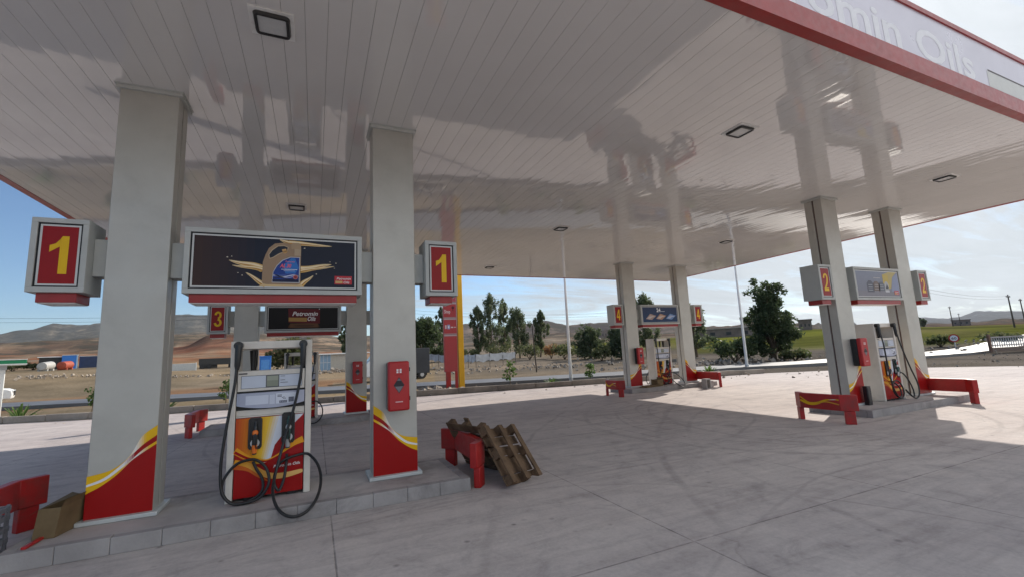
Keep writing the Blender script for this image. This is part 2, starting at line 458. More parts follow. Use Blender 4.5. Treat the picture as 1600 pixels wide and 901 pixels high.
# ------------------------------------------------------------------ canopy
canopy = thing('forecourt_canopy', 'huge flat forecourt canopy with glossy white ceiling standing on eight silver columns', 'canopy', (5.8, 9.8, 0))
sf = MB(); random.seed(3)
px = .2; nx = int((XR - XL - .1) / px) + 1
ys = [YN + .1 + i * (YF - YN - .2) / 40 for i in range(41)]
for i in range(nx):
    a = XL + .05 + i * px; b = min(a + px - .0045, XR - .05)
    if b <= a: break
    t0 = random.uniform(-.0006, .0006); k = len(sf.v)
    for y in ys:
        w1, w2 = random.uniform(-.0005, .0005), random.uniform(-.0005, .0005)
        sf.v += [(a, y, H + t0 + w1), ((a + b) / 2, y, H - .0006 + w1 * .3), (b, y, H - t0 + w2), (b + .00225, y, H + .008), (a - .00225, y, H + .008)]
    for j in range(40):
        q = k + j * 5
        for c0, c1 in ((0, 1), (1, 2), (2, 3), (4, 0)):
            sf.f.append((q + c0, q + c1, q + 5 + c1, q + 5 + c0)); sf.c.append(None)
sf.build('soffit', SOFFIT, canopy)
MB().box(XL + .1, YN + .1, H + .02, XR - .1, YF - .1, H + .9).build('roof_deck', mat('roof_deck_sheet', (.5, .5, .5), .5), canopy)
FASM = mat('lavender_silver_fascia', (.56, .53, .59), .32, .2, .06, .8)
FZ0, FZ1 = H - .008, H + 1.0
def fascia(x0, y0, x1, y1, front=False):
    g = MB(); g.box(x0, y0, FZ0 + .24, x1, y1, FZ1 - .07)
    f = g.build('fascia', FASM, canopy)
    o = .012; g = MB(); g.box(x0 - (o if y1 - y0 > 1 else 0), y0 - (o if x1 - x0 > 1 else 0), FZ0, x1 + (o if y1 - y0 > 1 else 0), y1 + (o if x1 - x0 > 1 else 0), FZ0 + .24)
    g.build('red_band', REDP, f)
    g = MB(); g.box(x0 - .02, y0 - .02, FZ1 - .07, x1 + .02, y1 + .02, FZ1); g.build('top_trim', REDP, f)
    return f
ff = fascia(XL, YN, XR, YN + .1)
fascia(XL, YF - .1, XR, YF)
fascia(XL, YN + .102, XL + .1, YF - .102); fascia(XR - .1, YN + .102, XR, YF - .102)
pr = Print((0, YN - .001, 0), (1, 0, 0), (0, 0, 1), (0, -1, 0))
pr.text('Petromin', 3.2, 5.10, .62, (.84, .83, .84), 1, 0, .012, 3.35)
pr.build('lettering', PRINTM, ff, smooth=False)
pr = Print((0, YN - .001, 0), (1, 0, 0), (0, 0, 1), (0, -1, 0))
pr.text('Oils', 6.92, 5.10, .62, (.84, .83, .84), 1, 0, .012, 1.5)
pr.build('lettering', PRINTM, ff, smooth=False)
pr = Print((0, YN - .001, 0), (1, 0, 0), (0, 0, 1), (0, -1, 0))
pr.rect(8.82, 5.09, 12.6, 5.34, (.66, .66, .62), 1); pr.rect(8.86, 5.345, 12.6, 5.37, (.12, .10, .10), 1)
pr.build('pale_panel', PRINTM, ff, smooth=False)

# wave print on the column faces, u from the low side (0) to the high side (1), v above the ground
redc = curve([(0, .44), (.2, .495), (.43, .592), (.63, .714), (.80, .786), (1., .860)])
yel0 = curve([(0, .515), (.24, .565), (.44, .655), (.62, .76), (.80, .865), (1., .950)])
topc = curve([(0, .606), (.28, .634), (.45, .68), (.585, .753), (.665, .831), (.78, .957), (1., 1.051)])
US = [i / 30 for i in range(31)]
redc, yel0, topc = resample(redc, US), resample(yel0, US), resample(topc, US)

def column(x, y, rising):
    g = MB()
    g.box(x - W / 2, y, E_, x + W / 2, y + D / 2 - .018, H + .004); g.box(x - W / 2, y + D / 2 + .018, E_, x + W / 2, y + D, H + .004)
    c = g.build('column', SILVER, canopy, .006)
    MB().box(x - W / 2 + .03, y + D / 2 - .02, E_, x + W / 2 - .03, y + D / 2 + .02, H).build('groove', mat_groove, c)
    g = MB(); o = .035
    g.box(x - W / 2 - o, y - o, H - .052, x + W / 2 + o, y + D + o, H - .012); g.box(x - W / 2 - o - .012, y - o - .012, H - .0115, x + W / 2 + o + .012, y + D + o + .012, H + .003)
    g.build('top_collar', FRAME, c, .003)
    g = MB(); o = .05
    g.box(x - W / 2 - o, y - o, E_, x + W / 2 + o, y + D + o, E_ + .042)
    g.build('base_plate', mat_plate, c, .006)
    for face in (0, 1):
        yy = y - .002 if face == 0 else y + D + .002
        s = 1 if rising else -1
        pr = Print((x, yy, 0), (1, 0, 0), (0, 0, 1), (0, -1 if face == 0 else 1, 0))
        m = lambda p: (s * (p[0] - .5) * W * .995, p[1])
        base = [(u, E_ + .045) for u in US]
        MP = lambda c: [m(p) for p in c]
        off = lambda c, d0, d1: [(u, v + d0 + (d1 - d0) * u) for u, v in c]
        pr.strip(MP(base), MP(redc), RED, 0)
        # lower yellow / white ribbon
        pr.strip(MP(off(redc, 0, .0)), MP(off(yel0, -.008, -.06)), lambda t: lerp(YEL, WHT, max(0, 1 - abs(t - .68) / .2)), 1)
        # thin red and white stripes
        pr.strip(MP(off(yel0, -.008, -.06)), MP(off(yel0, .012, .0)), lambda t: WHT if t < .5 else lerp(WHT, RED, min(1, (t - .5) * 6)), 2)
        # upper yellow ribbon with a pale flash
        pr.strip(MP(off(yel0, .012, .0)), MP(topc), lambda t: lerp(YEL, WHT, max(0, 1 - abs(t - .66) / .15) * .95), 3)
        pr.build('printed_wave', PRINT, c, smooth=False)
mat_groove = mat('groove_shadow_gap', (.16, .10, .085), .5, .2, .1)
mat_plate = mat('pale_base_trim', (.55, .57, .56), .4, .3, .08)
for k, (x, y) in ISL.items():
    column(x, y, True); column(x + SP, y, False)

# ------------------------------------------------------------------ ceiling lights
def ceiling_light(label):
    t = thing('ceiling_light', label, 'ceiling light', (0, 0, H), 'square lights in the canopy ceiling')
    g = MB(); g.box(-.19, -.19, -.012, .19, .19, .0); g.build('mounting_plate', WHITEP, t, .003, local=True)
    g = MB(); r = []
    def rr(h, c, n=5):
        o = []
        for cx, cy, a0 in ((h - c, h - c, 0), (-h + c, h - c, 90), (-h + c, -h + c, 180), (h - c, -h + c, 270)):
            for i in range(n + 1):
                a = R(a0 + 90 * i / n); o.append((cx + c * math.cos(a), cy + c * math.sin(a)))
        return o
    A, B, C = rr(.155, .045), rr(.145, .04), rr(.120, .014); n = len(A)
    V = [(x, y, -.012) for x, y in A] + [(x, y, -.04) for x, y in B] + [(x, y, -.04) for x, y in C] + [(x, y, -.026) for x, y in C]
    g.v = V
    for l in range(3):
        for i in range(n):
            j = (i + 1) % n; g.f.append((l * n + i, l * n + j, (l + 1) * n + j, (l + 1) * n + i)); g.c.append(None)
    g.build('bezel', BLACKP, t, local=True)
    g = MB(); g.poly([(x, y, -.027) for x, y in C]); g.build('lens', LENS, t, local=True, smooth=False)
    return t
LP = [(-.42, 4.34), (5.93, 4.34), (12.08, 4.34), (-.40, 9.87), (5.95, 9.85), (12.07, 9.80), (-.40, 15.17), (5.95, 15.17), (12.07, 15.17)]
LL = ['nearest ceiling light, large with black bezel, above the oil jug board',
      'pale ceiling light between the lettered front fascia and the middle of the ceiling',
      'ceiling light above the island with number 2 signs, by the right end of the ceiling',
      'small ceiling light just above the top edge of the oil jug board',
      'ceiling light in the very middle of the canopy ceiling',
      'ceiling light between the number 4 columns and the number 2 columns',
      'ceiling light near the back edge, hidden above the board with red emblem',
      'far ceiling light near the back edge beside the yellow pole',
      'far ceiling light near the back edge above the number 4 columns']
light0 = ceiling_light(LL[0]); light0.location = (*LP[0], H)
for (x, y), l in zip(LP[1:], LL[1:]): dup(light0, (x, y, H), l)

# ------------------------------------------------------------------ islands
def island(k, label):
    xa, y = ISL[k]; cx = xa + SP / 2; hl = 2.17 if k in (1, 3) else 2.0
    if k == 4: hl = 2.08
    t = thing('pump_island', label, 'pump island', (cx, y + .19, 0), 'raised concrete pump islands')
    y0, y1 = y - .56, y + .70; x0, x1 = cx - hl + (.16 if k == 1 else 0), cx + hl
    g = MB(); g.box(x0 + .10, y0 + .10, 0, x1 - .10, y1 - .10, E_ - .003); g.build('deck', ISLM, t, .004)
    g = MB(); n = 11; L = (x1 - x0) / n
    for i in range(n):
        for ya, yb in ((y0, y0 + .097), (y1 - .097, y1)):
            dz = random.uniform(-.003, .003)
            g.box(x0 + i * L + .0012, ya, 0, x0 + (i + 1) * L - .0012, yb, E_ + dz)
    for xa_, xb_ in ((x0, x0 + .097), (x1 - .097, x1)):
        m = 3; q = (y1 - y0 - .2) / m
        for i in range(m): g.box(xa_, y0 + .1 + i * q + .003, 0, xb_, y0 + .1 + (i + 1) * q - .003, E_ + random.uniform(-.003, .003))
    g.build('kerb_blocks', KBLOCK, t, .006)
    return t
island(1, 'grey concrete pump island nearest the camera, under the oil jug board')
island(2, 'concrete pump island at the right between the number 2 columns, half in sunlight')
island(3, 'concrete pump island in shade behind the nearest fuel pump, with number 3 sign')
island(4, 'far concrete pump island between the number 4 columns, with flattened carton on it')

# ------------------------------------------------------------------ signs
PANELRED = (.30, .008, .009)
def frame_box(t, w, z0, z1, y0, y1, fw):
    """double-faced cabinet, x from -w/2 to w/2 (local), with raised frames, black gap and white inner frame"""
    MB().box(-w / 2, y0 + .02, z0, w / 2, y1 - .02, z1).build('cabinet', FRAME, t, .004, local=True)
    for s, yf in ((-1, y0), (1, y1)):
        ya, yb = (yf, yf + .02) if s < 0 else (yf - .02, yf)
        g = MB(); e = .0005
        g.box(-w / 2, ya, z0, w / 2, yb - s * -e, z0 + fw); g.box(-w / 2, ya, z1 - fw, w / 2, yb, z1)
        g.box(-w / 2, ya, z0 + fw, -w / 2 + fw, yb, z1 - fw); g.box(w / 2 - fw, ya, z0 + fw, w / 2, yb, z1 - fw)
        g.build('frame', FRAME, t, .003, local=True)

def face_print(t, w, z0, z1, yf, s, fw, body):
    pr = Print((0, yf, z0), (-s, 0, 0), (0, 0, 1), (0, s, 0))
    hw = w / 2 - fw; h = z1 - z0
    pr.rect(-hw, fw, hw, h - fw, (.02, .02, .02), 1)
    pr.rect(-hw + .016, fw + .016, hw - .016, h - fw - .016, (.62, .62, .60), 2)
    a = fw + .034
    body(pr, -w / 2 + a, a, w / 2 - a, h - a, 3)
    pr.build('printed_face', PRINT, t, smooth=False, local=True)

def number_sign(k, side, label):
    xa, y = ISL[k]; x = xa - .63 if side < 0 else xa + SP + .633
    t = thing('number_sign', label, 'number sign', (x, y, 0), 'numbered signs on the columns')
    w, z0, z1, y0, y1 = .45, 2.45, 3.215, -.07, .33
    frame_box(t, w, z0, z1, y0, y1, .05)
    def body(pr, u0, v0, u1, v1, l):
        pr.rect(u0, v0, u1, v1, PANELRED, l)
        cw = u1 - u0; ch = v1 - v0
        digit(pr, k, u0 + cw * .22, v0 + ch * .17, cw * .58, ch * .66, (.80, .48, .01), l + 1)
    face_print(t, w, z0, z1, y0 + .016, -1, .05, body); face_print(t, w, z0, z1, y1 - .016, 1, .05, body)
    g = MB(); g.box(-.16, -.02, 2.352, .155, .28, 2.4495); g.build('red_base', REDP, t, .004, local=True)
    g = MB(); g.box(-.15, -.01, 2.345, .145, .27, 2.3515); g.build('base_cover', WHITEP, t, local=True)
    s = -side; g = MB()
    a, b = sorted((s * .226, s * .354)); g.box(a, .08, 2.64, b, .30, 3.045); g.build('bracket', FRAME, t, .003, local=True)
    return t
where = {(1, -1): 'large red sign with yellow 1 at far left, left of the oil jug board', (1, 1): 'red sign with yellow 1 on the right of the column with red fire cabinet',
         (2, -1): 'red sign with yellow 2 on the left side of the right-hand island', (2, 1): 'rightmost red sign with yellow 2, partly behind a column',
         (3, -1): 'small red sign with yellow 3 seen below the left end of the oil jug board', (3, 1): 'red sign with yellow 3 hidden behind the nearest column with fire cabinet',
         (4, -1): 'small red sign with yellow 4 left of the board with three cards', (4, 1): 'small red sign with yellow 4 right of the board with three cards'}
for (k, s), l in where.items(): number_sign(k, s, l)

def logo(pr, u, v, w, h, l):
    pr.rect(u, v, u + w, v + h, (.50, .03, .045), l)
    pr.rect(u + w * .05, v + h * .12, u + w * .46, v + h * .42, (.62, .40, .16), l + 1)
    pr.text('Petromin', u + w * .12, v + h * .56, h * .40, WHT, l + 2, .25, .004 * h, w * .82)
    pr.text('Oils', u + w * .52, v + h * .12, h * .40, WHT, l + 2, .25, .004 * h, w * .34)

def splash(pr, spine, wid, l):
    n = len(spine)
    pr.stroke(spine, lambda t: wid * (1 - t) ** .7 + .004, lambda t: lerp((.62, .36, .10), (.78, .62, .36), t), l)
    pr.stroke([(a, b + wid * .22 * (1 - i / n)) for i, (a, b) in enumerate(spine)], lambda t: wid * .28 * (1 - t) + .003, (.85, .70, .45), l + 1)
    pr.stroke([(a, b - wid * .2 * (1 - i / n)) for i, (a, b) in enumerate(spine)], lambda t: wid * .22 * (1 - t) + .002, (.45, .22, .05), l + 1)

def oil_jug_art(pr, u0, v0, u1, v1, l):
    w, h = u1 - u0, v1 - v0
    U = lambda a: u0 + a * w
    V = lambda b: v0 + b * h
    for i in range(20):
        c = lerp((.045, .022, .018), (.008, .011, .026), min(1, i / 7)); pr.rect(U(i / 20), v0, U((i + 1) / 20), v1, c, l)
    # splashes
    def wavy(x0, y0, x1, y1, amp, n=14): return [(U(x0 + (x1 - x0) * i / n), V(y0 + (y1 - y0) * i / n + amp * math.sin(i / n * 5) * (1 - i / n))) for i in range(n + 1)]
    splash(pr, wavy(.40, .36, .20, .52, .03), .085, l + 1); splash(pr, wavy(.40, .34, .22, .42, .02), .05, l + 3)
    splash(pr, wavy(.63, .37, .84, .50, -.02), .085, l + 1); splash(pr, wavy(.63, .33, .86, .46, .01), .04, l + 3)
    splash(pr, wavy(.42, .03, .30, .28, -.02), .06, l + 1); splash(pr, wavy(.64, .03, .72, .25, .02), .06, l + 1)
    splash(pr, wavy(.56, .93, .84, .90, .01), .06, l + 1)
    splash(pr, wavy(.56, .93, .50, .99, .0), .05, l + 1)
    pr.fill([(U(.38), V(0)), (U(.66), V(0)), (U(.63), V(.1)), (U(.42), V(.1))], (.66, .47, .24), l + 5)
    for a, b, r in ((.19, .58, .006), (.215, .60, .004), (.28, .22, .005), (.87, .53, .005), (.86, .42, .004), (.66, .83, .006), (.255, .27, .004), (.74, .28, .005), (.83, .555, .004)):
        pr.disc(U(a), V(b), r * 1.6, (.72, .62, .48), l + 5, 8, r)
    # jug
    body = [(.398, .09), (.405, .06), (.43, .045), (.62, .045), (.637, .07), (.637, .80), (.575, .80), (.575, .905), (.53, .93), (.47, .90), (.435, .80), (.415, .66), (.40, .50)]
    pr.fill([(U(a), V(b)) for a, b in body], (.33, .22, .135), l + 7)
    pr.fill([(U(a), V(b)) for a, b in [(.575, .80), (.637, .80), (.637, .905), (.622, .935), (.585, .935), (.575, .905)]], (.40, .28, .17), l + 8)
    pr.rect(U(.595), V(.66), U(.637), V(.80), (.44, .33, .22), l + 9)
    hole = [(.44, .58), (.435, .66), (.455, .76), (.49, .85), (.53, .865), (.555, .83), (.55, .76), (.50, .69), (.46, .60)]
    pr.fill([(U(a), V(b)) for a, b in hole], (.014, .018, .032), l + 9)
    pr.stroke([(U(a), V(b)) for a, b in hole + hole[:1]], .010, (.50, .37, .24), l + 10)
    pr.fill([(U(a), V(b)) for a, b in [(.515, .78), (.54, .80), (.552, .74), (.54, .70), (.525, .70)]], (.62, .36, .14), l + 10)
    lab = [(.458, .08), (.632, .08), (.632, .63), (.57, .63), (.52, .56), (.485, .44), (.463, .30)]
    pr.fill([(U(a), V(b)) for a, b in lab], (.50, .50, .52), l + 11)
    lab2 = [(.462, .095), (.627, .095), (.627, .615), (.572, .615), (.523, .545), (.489, .43), (.467, .30)]
    pr.fill([(U(a), V(b)) for a, b in lab2], (.012, .045, .25), l + 12)
    pr.fill([(U(a), V(b)) for a, b in [(.54, .28), (.60, .26), (.625, .40), (.60, .60), (.575, .60), (.53, .45)]], (.03, .16, .48), l + 13)
    for k, (b, c) in enumerate(((.17, (.02, .02, .07)), (.205, (.30, .32, .55)), (.225, (.55, .58, .72)), (.255, (.05, .10, .35)))):
        pr.stroke([(U(.466 + .161 * i / 8), V(b + .02 * math.sin(i * .9 + k))) for i in range(9)], .012, c, l + 14)
    pr.rect(U(.462), V(.095), U(.627), V(.15), (.008, .012, .05), l + 14)
    pr.text('AL 30', U(.505), V(.40), .062, (.75, .12, .16), l + 15, .3, .002, .125)
    pr.text('Petromin', U(.54), V(.51), .03, (.80, .20, .22), l + 15, .2, 0, .10)
    pr.rect(U(.515), V(.355), U(.615), V(.365), (.75, .75, .80), l + 15); pr.rect(U(.53), V(.325), U(.60), V(.333), (.6, .6, .7), l + 15)
    pr.disc(U(.605), V(.20), .026, (.55, .16, .14), l + 16, 16); pr.disc(U(.605), V(.20), .018, (.25, .04, .05), l + 17, 16)
    logo(pr, U(.862), V(.07), .205, .105, l + 4)

def emblem_art(pr, u0, v0, u1, v1, l):
    w, h = u1 - u0, v1 - v0
    pr.rect(u0, v0, u1, v1, (.008, .006, .007), l)
    for i in range(8): pr.rect(u0 + w * (.27 + .005 * i), v0 + h * .06, u0 + w * (.73 - .005 * i), v0 + h * (.12 + .02 * i), lerp((.03, .012, .006), (.16, .07, .03), i / 8), l + 1 + i)
    pr.fill([(u0 + w * .28, v0 + h * .30), (u0 + w * .73, v0 + h * .24), (u0 + w * .73, v0 + h * .93), (u0 + w * .27, v0 + h * .96)], (.13, .012, .016), l + 10)
    pr.fill([(u0 + w * .28, v0 + h * .36), (u0 + w * .54, v0 + h * .34), (u0 + w * .54, v0 + h * .52), (u0 + w * .28, v0 + h * .54)], (.46, .27, .08), l + 11)
    pr.disc(u0 + w * .5, v0 + h * .15, w * .15, (.09, .04, .02), l + 11, 20, h * .05)
    pr.text('Petromin', u0 + w * .33, v0 + h * .62, .16, (.85, .83, .80), l + 12, .3, .004, w * .37)
    pr.text('Oils', u0 + w * .55, v0 + h * .38, .16, (.85, .83, .80), l + 12, .3, .004, w * .12)
    pr.disc(u0 + w * .72, v0 + h * .93, .014, (.8, .8, .75), l + 12, 10)

def engine_art(pr, u0, v0, u1, v1, l):
    w, h = u1 - u0, v1 - v0
    U = lambda a: u0 + a * w
    V = lambda b: v0 + b * h
    for i in range(10): pr.rect(u0, V(i / 10), u1, V((i + 1) / 10), lerp((.20, .20, .24), (.22, .24, .31), i / 9), l)
    pr.rect(U(0), V(0), U(1), V(.22), (.22, .21, .24), l + 1)
    pr.fill([(U(.62), V(.35)), (U(.76), V(.30)), (U(.76), V(.88)), (U(.62), V(.88))], (.52, .38, .06), l + 2)
    pr.fill([(U(.76), V(.30)), (U(.80), V(.34)), (U(.86), V(.78)), (U(.98), V(1)), (U(.78), V(1)), (U(.62), V(.88)), (U(.76), V(.88))], (.46, .36, .12), l + 2)
    pr.fill([(U(.80), V(.2)), (U(1), V(.2)), (U(1), V(.95)), (U(.86), V(.78))], (.24, .27, .40), l + 2)
    # row of engine parts and a bottle
    for a, b, ww, hh, c in ((.22, .16, .16, .46, (.10, .10, .13)), (.37, .22, .15, .38, (.17, .12, .10)), (.50, .22, .14, .36, (.12, .13, .16)), (.64, .20, .10, .40, (.42, .42, .42))):
        pr.fill([(U(a), V(b)), (U(a + ww), V(b)), (U(a + ww), V(b + hh * .7)), (U(a + ww * .7), V(b + hh)), (U(a + ww * .3), V(b + hh)), (U(a), V(b + hh * .75))], c, l + 4)
        for q in range(3): pr.rect(U(a + ww * .2), V(b + hh * (.15 + .22 * q)), U(a + ww * .8), V(b + hh * (.22 + .22 * q)), lerp(c, (.5, .5, .52), .5), l + 5)
    pr.fill([(U(.655), V(.30)), (U(.735), V(.30)), (U(.70), V(.50))], (.06, .06, .07), l + 6); pr.rect(U(.645), V(.17), U(.74), V(.22), (.60, .61, .64), l + 6)
    for i in range(9): pr.rect(U(.40 + .017 * i), V(.72), U(.412 + .017 * i), V(.75), (.55, .52, .5), l + 6)
    logo(pr, U(.86), V(.07), .19, .10, l + 6)

def cards_art(pr, u0, v0, u1, v1, l):
    w, h = u1 - u0, v1 - v0
    U = lambda a: u0 + a * w
    V = lambda b: v0 + b * h
    for i in range(8): pr.rect(u0, V(i / 8), u1, V((i + 1) / 8), lerp((.02, .05, .13), (.025, .04, .10), i / 7), l)
    for a, c in ((.08, (.42, .30, .25)), (.37, (.46, .27, .17)), (.66, (.16, .27, .52))):
        pr.fill([(U(a), V(.22)), (U(a + .17), V(.15)), (U(a + .30), V(.42)), (U(a + .13), V(.56))], c, l + 2)
        pr.fill([(U(a + .03), V(.24)), (U(a + .12), V(.20)), (U(a + .22), V(.42)), (U(a + .13), V(.46))], lerp(c, (.75, .72, .7), .35), l + 3)
        pr.stroke([(U(a + .06), V(.30)), (U(a + .25), V(.38))], .02, lerp(c, (.8, .8, .8), .6), l + 4)
    pr.text('24', U(.40), V(.68), .20, (.82, .83, .85), l + 4, 0, .006)
    pr.rect(U(.52), V(.69), U(.64), V(.73), (.45, .48, .55), l + 4)

def board(k, art, label):
    xa, y = ISL[k]
    t = thing('advertising_board', label, 'advertising board', (xa + SP / 2, y, 0), 'advertising boards between the columns')
    w, z0, z1, y0, y1 = 1.90, 2.45, 3.21, -.07, .33
    frame_box(t, w, z0, z1, y0, y1, .055)
    face_print(t, w, z0, z1, y0 + .016, -1, .055, art); face_print(t, w, z0, z1, y1 - .016, 1, .055, art)
    g = MB(); g.box(-.89, -.03, 2.352, .89, .29, 2.4495); g.build('red_base', REDP, t, .004, local=True)
    g = MB(); g.box(-.88, -.02, 2.345, .88, .28, 2.3515); g.build('base_cover', WHITEP, t, local=True)
    for s in (-1, 1):
        a, b = sorted((s * .951, s * 1.095)); g = MB(); g.box(a, .08, 2.64, b, .30, 3.045); g.build('bracket', FRAME, t, .003, local=True)
board(1, oil_jug_art, 'large advertising board with golden oil jug and splashes on black')
board(2, engine_art, 'grey-blue advertising board with engine parts and a yellow block, at right')
board(3, emblem_art, 'black advertising board with a glowing red emblem, below the jug board')
board(4, cards_art, 'small navy advertising board with three slanted cards')

# ------------------------------------------------------------------ fuel pumps
HL = [(-.34, -.06, 1.66), (-.355, -.08, 1.3), (-.40, -.09, .95), (-.44, -.10, .60), (-.452, -.10, .36), (-.43, -.11, .16), (-.34, -.13, .035), (-.19, -.14, .02), (-.06, -.13, .06),
      (.01, -.11, .19), (-.02, -.08, .33), (-.10, -.06, .42), (-.19, -.05, .445), (-.32, -.06, .41), (-.42, -.08, .28), (-.43, -.10, .14), (-.33, -.115, .03), (-.18, -.11, .025), (-.06, -.09, .10), (-.06, -.05, .22), (-.12, -.04, .33), (-.158, -.04, .42)]
HR = [(.325, -.06, 1.66), (.30, -.08, 1.3), (.235, -.09, .95), (.16, -.10, .66), (.10, -.17, .40)]
HR += [(.30 + .235 * math.cos(a), -.325 + .285 * math.sin(a), .19 + .26 * math.sin(a)) for a in [R(165 + i * 22.5) for i in range(0, 13)]]
HR += [(.15, -.07, .40), (.075, -.08, .30), (.06, -.10, .17), (.11, -.11, .09), (.155, -.08, .20), (.172, -.05, .34), (.178, -.045, .46)]
HR2 = [(.325, -.06, 1.66), (.34, -.10, 1.3), (.40, -.13, 1.0), (.50, -.16, .66), (.60, -.18, .40), (.62, -.19, .20), (.56, -.19, .06), (.44, -.18, .02), (.34, -.16, .08), (.22, -.12, .22), (.36, -.12, .10), (.47, -.14, .05), (.52, -.12, .2), (.46, -.09, .42), (.34, -.06, .58), (.24, -.05, .60), (.178, -.045, .5)]
HL2 = [(-.34, -.06, 1.66), (-.335, -.10, 1.3), (-.33, -.11, .9), (-.30, -.11, .6), (-.26, -.12, .30), (-.16, -.14, .10), (-.02, -.14, .06), (.10, -.13, .14), (.13, -.11, .28), (.04, -.09, .42), (-.10, -.07, .43), (-.22, -.09, .33), (-.23, -.11, .18), (-.10, -.12, .08), (.04, -.11, .12), (.06, -.08, .28), (-.06, -.05, .40), (-.158, -.04, .44)]
def fuel_pump(k, label, hoses):
    xa, y = ISL[k]
    t = thing('fuel_pump', label, 'fuel pump', (xa + SP / 2 - .04, y - .04, E_), 'fuel pumps on the islands')
    L = dict(local=True)
    d = .42
    g = MB(); g.box(-.42, 0, .0, -.352, d, 1.755); g.build('side_post', PUMPW, t, .006, **L)
    g = MB(); g.box(.352, 0, .0, .42, d, 1.755); g.build('side_post', PUMPW, t, .006, **L)
    g = MB(); g.box(-.3515, .004, 1.665, .3515, d - .004, 1.752); g.build('top_beam', PUMPW, t, .005, **L)
    g = MB(); g.box(-.349, .05, .035, .349, d - .05, 1.40); g.build('body', RECESS, t, **L)
    # display head
    g = MB(); g.box(-.345, .012, 1.185, .345, d - .012, 1.415)
    hd = g.build('display_head', PUMPW, t, .006, **L)
    def lcd(pr):
        pr.rect(-.31, 1.215, .318, 1.36, (.09, .09, .10), 1); pr.rect(-.305, 1.22, .313, 1.355, (.56, .60, .68), 2)
        pr.rect(-.062, 1.218, .075, 1.357, (.12, .12, .13), 3); pr.rect(-.052, 1.228, .066, 1.349, (.25, .27, .21), 4); pr.rect(-.05, 1.295, .064, 1.345, (.33, .35, .28), 5)
        for z in (1.335, 1.29, 1.262): pr.rect(.088, z, .135 if z > 1.27 else .165, z + .006, (.08, .08, .09), 4)
        pr.rect(-.335, 1.378, -.25, 1.392, (.04, .04, .05), 3)
    pr = Print((0, .0105, 0), (1, 0, 0), (0, 0, 1), (0, -1, 0)); lcd(pr); pr.build('display_panel', PRINT, hd, smooth=False, **L)
    pr = Print((0, d - .0105, 0), (-1, 0, 0), (0, 0, 1), (0, 1, 0)); lcd(pr); pr.build('display_panel', PRINT, hd, smooth=False, **L)
    # bowed keypad panel
    g = MB(); n = 16; prof = []
    for i in range(n + 1):
        u = -.345 + .69 * i / n; q = 1 - (u / .345) ** 2
        prof.append((u, -.045 * q, 1.03 - .04 * q))
    for (u, yy, zz), (u2, y2, z2) in zip(prof, prof[1:]):
        g.poly([(u, yy, zz), (u2, y2, z2), (u2, y2, 1.165), (u, yy, 1.165)]); g.poly([(u, yy, 1.165), (u2, y2, 1.165), (u2, .1, 1.165), (u, .1, 1.165)]); g.poly([(u, yy, zz), (u, .1, zz), (u2, .1, z2), (u2, y2, z2)])
    kp = g.build('keypad_panel', mat_keypad, t, **L)
    pr = Print((0, 0, 0), (1, 0, 0), (0, 0, 1), (0, -1, 0))
    def bow(u0, z0, u1, z1, c, l):
        m = 6
        for i in range(m):
            a, b = u0 + (u1 - u0) * i / m, u0 + (u1 - u0) * (i + 1) / m
            f = lambda u: -.045 * (1 - (u / .345) ** 2) - .0015 - .0008 * l
            pr.poly([(a, f(a), z0), (b, f(b), z0), (b, f(b), z1), (a, f(a), z1)], c)
    bow(-.255, 1.035, -.025, 1.135, (.62, .65, .74), 1); bow(-.015, 1.03, .04, 1.135, (.58, .61, .70), 1); bow(.05, 1.03, .265, 1.145, (.64, .67, .75), 1)
    bow(.085, 1.035, .165, 1.062, (.06, .07, .12), 2); bow(.18, 1.04, .235, 1.095, (.05, .06, .10), 2)
    for a, z in ((.11, 1.09), (.125, 1.08), (.14, 1.08), (.065, 1.105), (.065, 1.12), (.125, 1.095)): bow(a, z, a + (.012 if a > .1 else .045), z + .008, (.08, .08, .12), 2)
    for i in range(4):
        bow(.09 + .019 * i, 1.04, .102 + .019 * i, 1.057, (.35, .36, .42), 3); bow(.183 + .013 * i, 1.045, .192 + .013 * i, 1.088, (.2, .21, .26), 3)
    pr.build('keypad_print', PRINT, kp, smooth=False, **L)
    g = MB(); g.box(-.347, .02, .912, .347, d - .02, .975); g.box(-.347, .008, .895, .347, d - .008, .91); g.build('middle_rail', PUMPW, t, .003, **L)
    # printed lower door
    g = MB(); g.box(-.345, .006, .035, .345, .048, .893); g.box(-.345, d - .048, .035, .345, d - .006, .893)
    dr = g.build('lower_door', REDP, t, .004, **L)
    def door_art(pr, w=.343):
        z0, z1 = .04, .888; U = lambda a: -w + 2 * w * a
        V = lambda b: z0 + (z1 - z0) * b
        pr.rect(-w, z0, w, z1, RED, 1)
        # orange to yellow to white rays
        n = 24
        for i in range(n):
            a, b = i / n, (i + 1) / n
            f = lambda q: (.55 - .15 * math.sin(q * 3.1))
            c = lerp((.50, .07, .015), (.74, .28, .015), min(1, a / .33)) if a < .33 else (lerp((.74, .36, .015), (.78, .50, .05), (a - .33) / .15) if a < .48 else lerp((.78, .50, .05), (.68, .70, .76), min(1, (a - .48) / .14)))
            pr.fill([(U(a * .72), V(f(a))), (U(b * .72), V(f(b))), (U(b), V(1)), (U(a), V(1))], c, 2)
        pr.fill([(U(.52), V(.46)), (U(.57), V(.62)), (U(.68), V(.74)), (U(1), V(1)), (U(1), V(.4)), (U(.6), V(.38))], (.33, .012, .014), 3)
        def cv(pts): return [(U(a), V(b)) for a, b in curve(pts)]
        pr.stroke(cv([(0, .60), (.18, .50), (.38, .44), (.5, .44), (.7, .52), (.85, .61), (1, .66)]), lambda t: .075 - .05 * math.sin(t * math.pi), GOLD, 4)
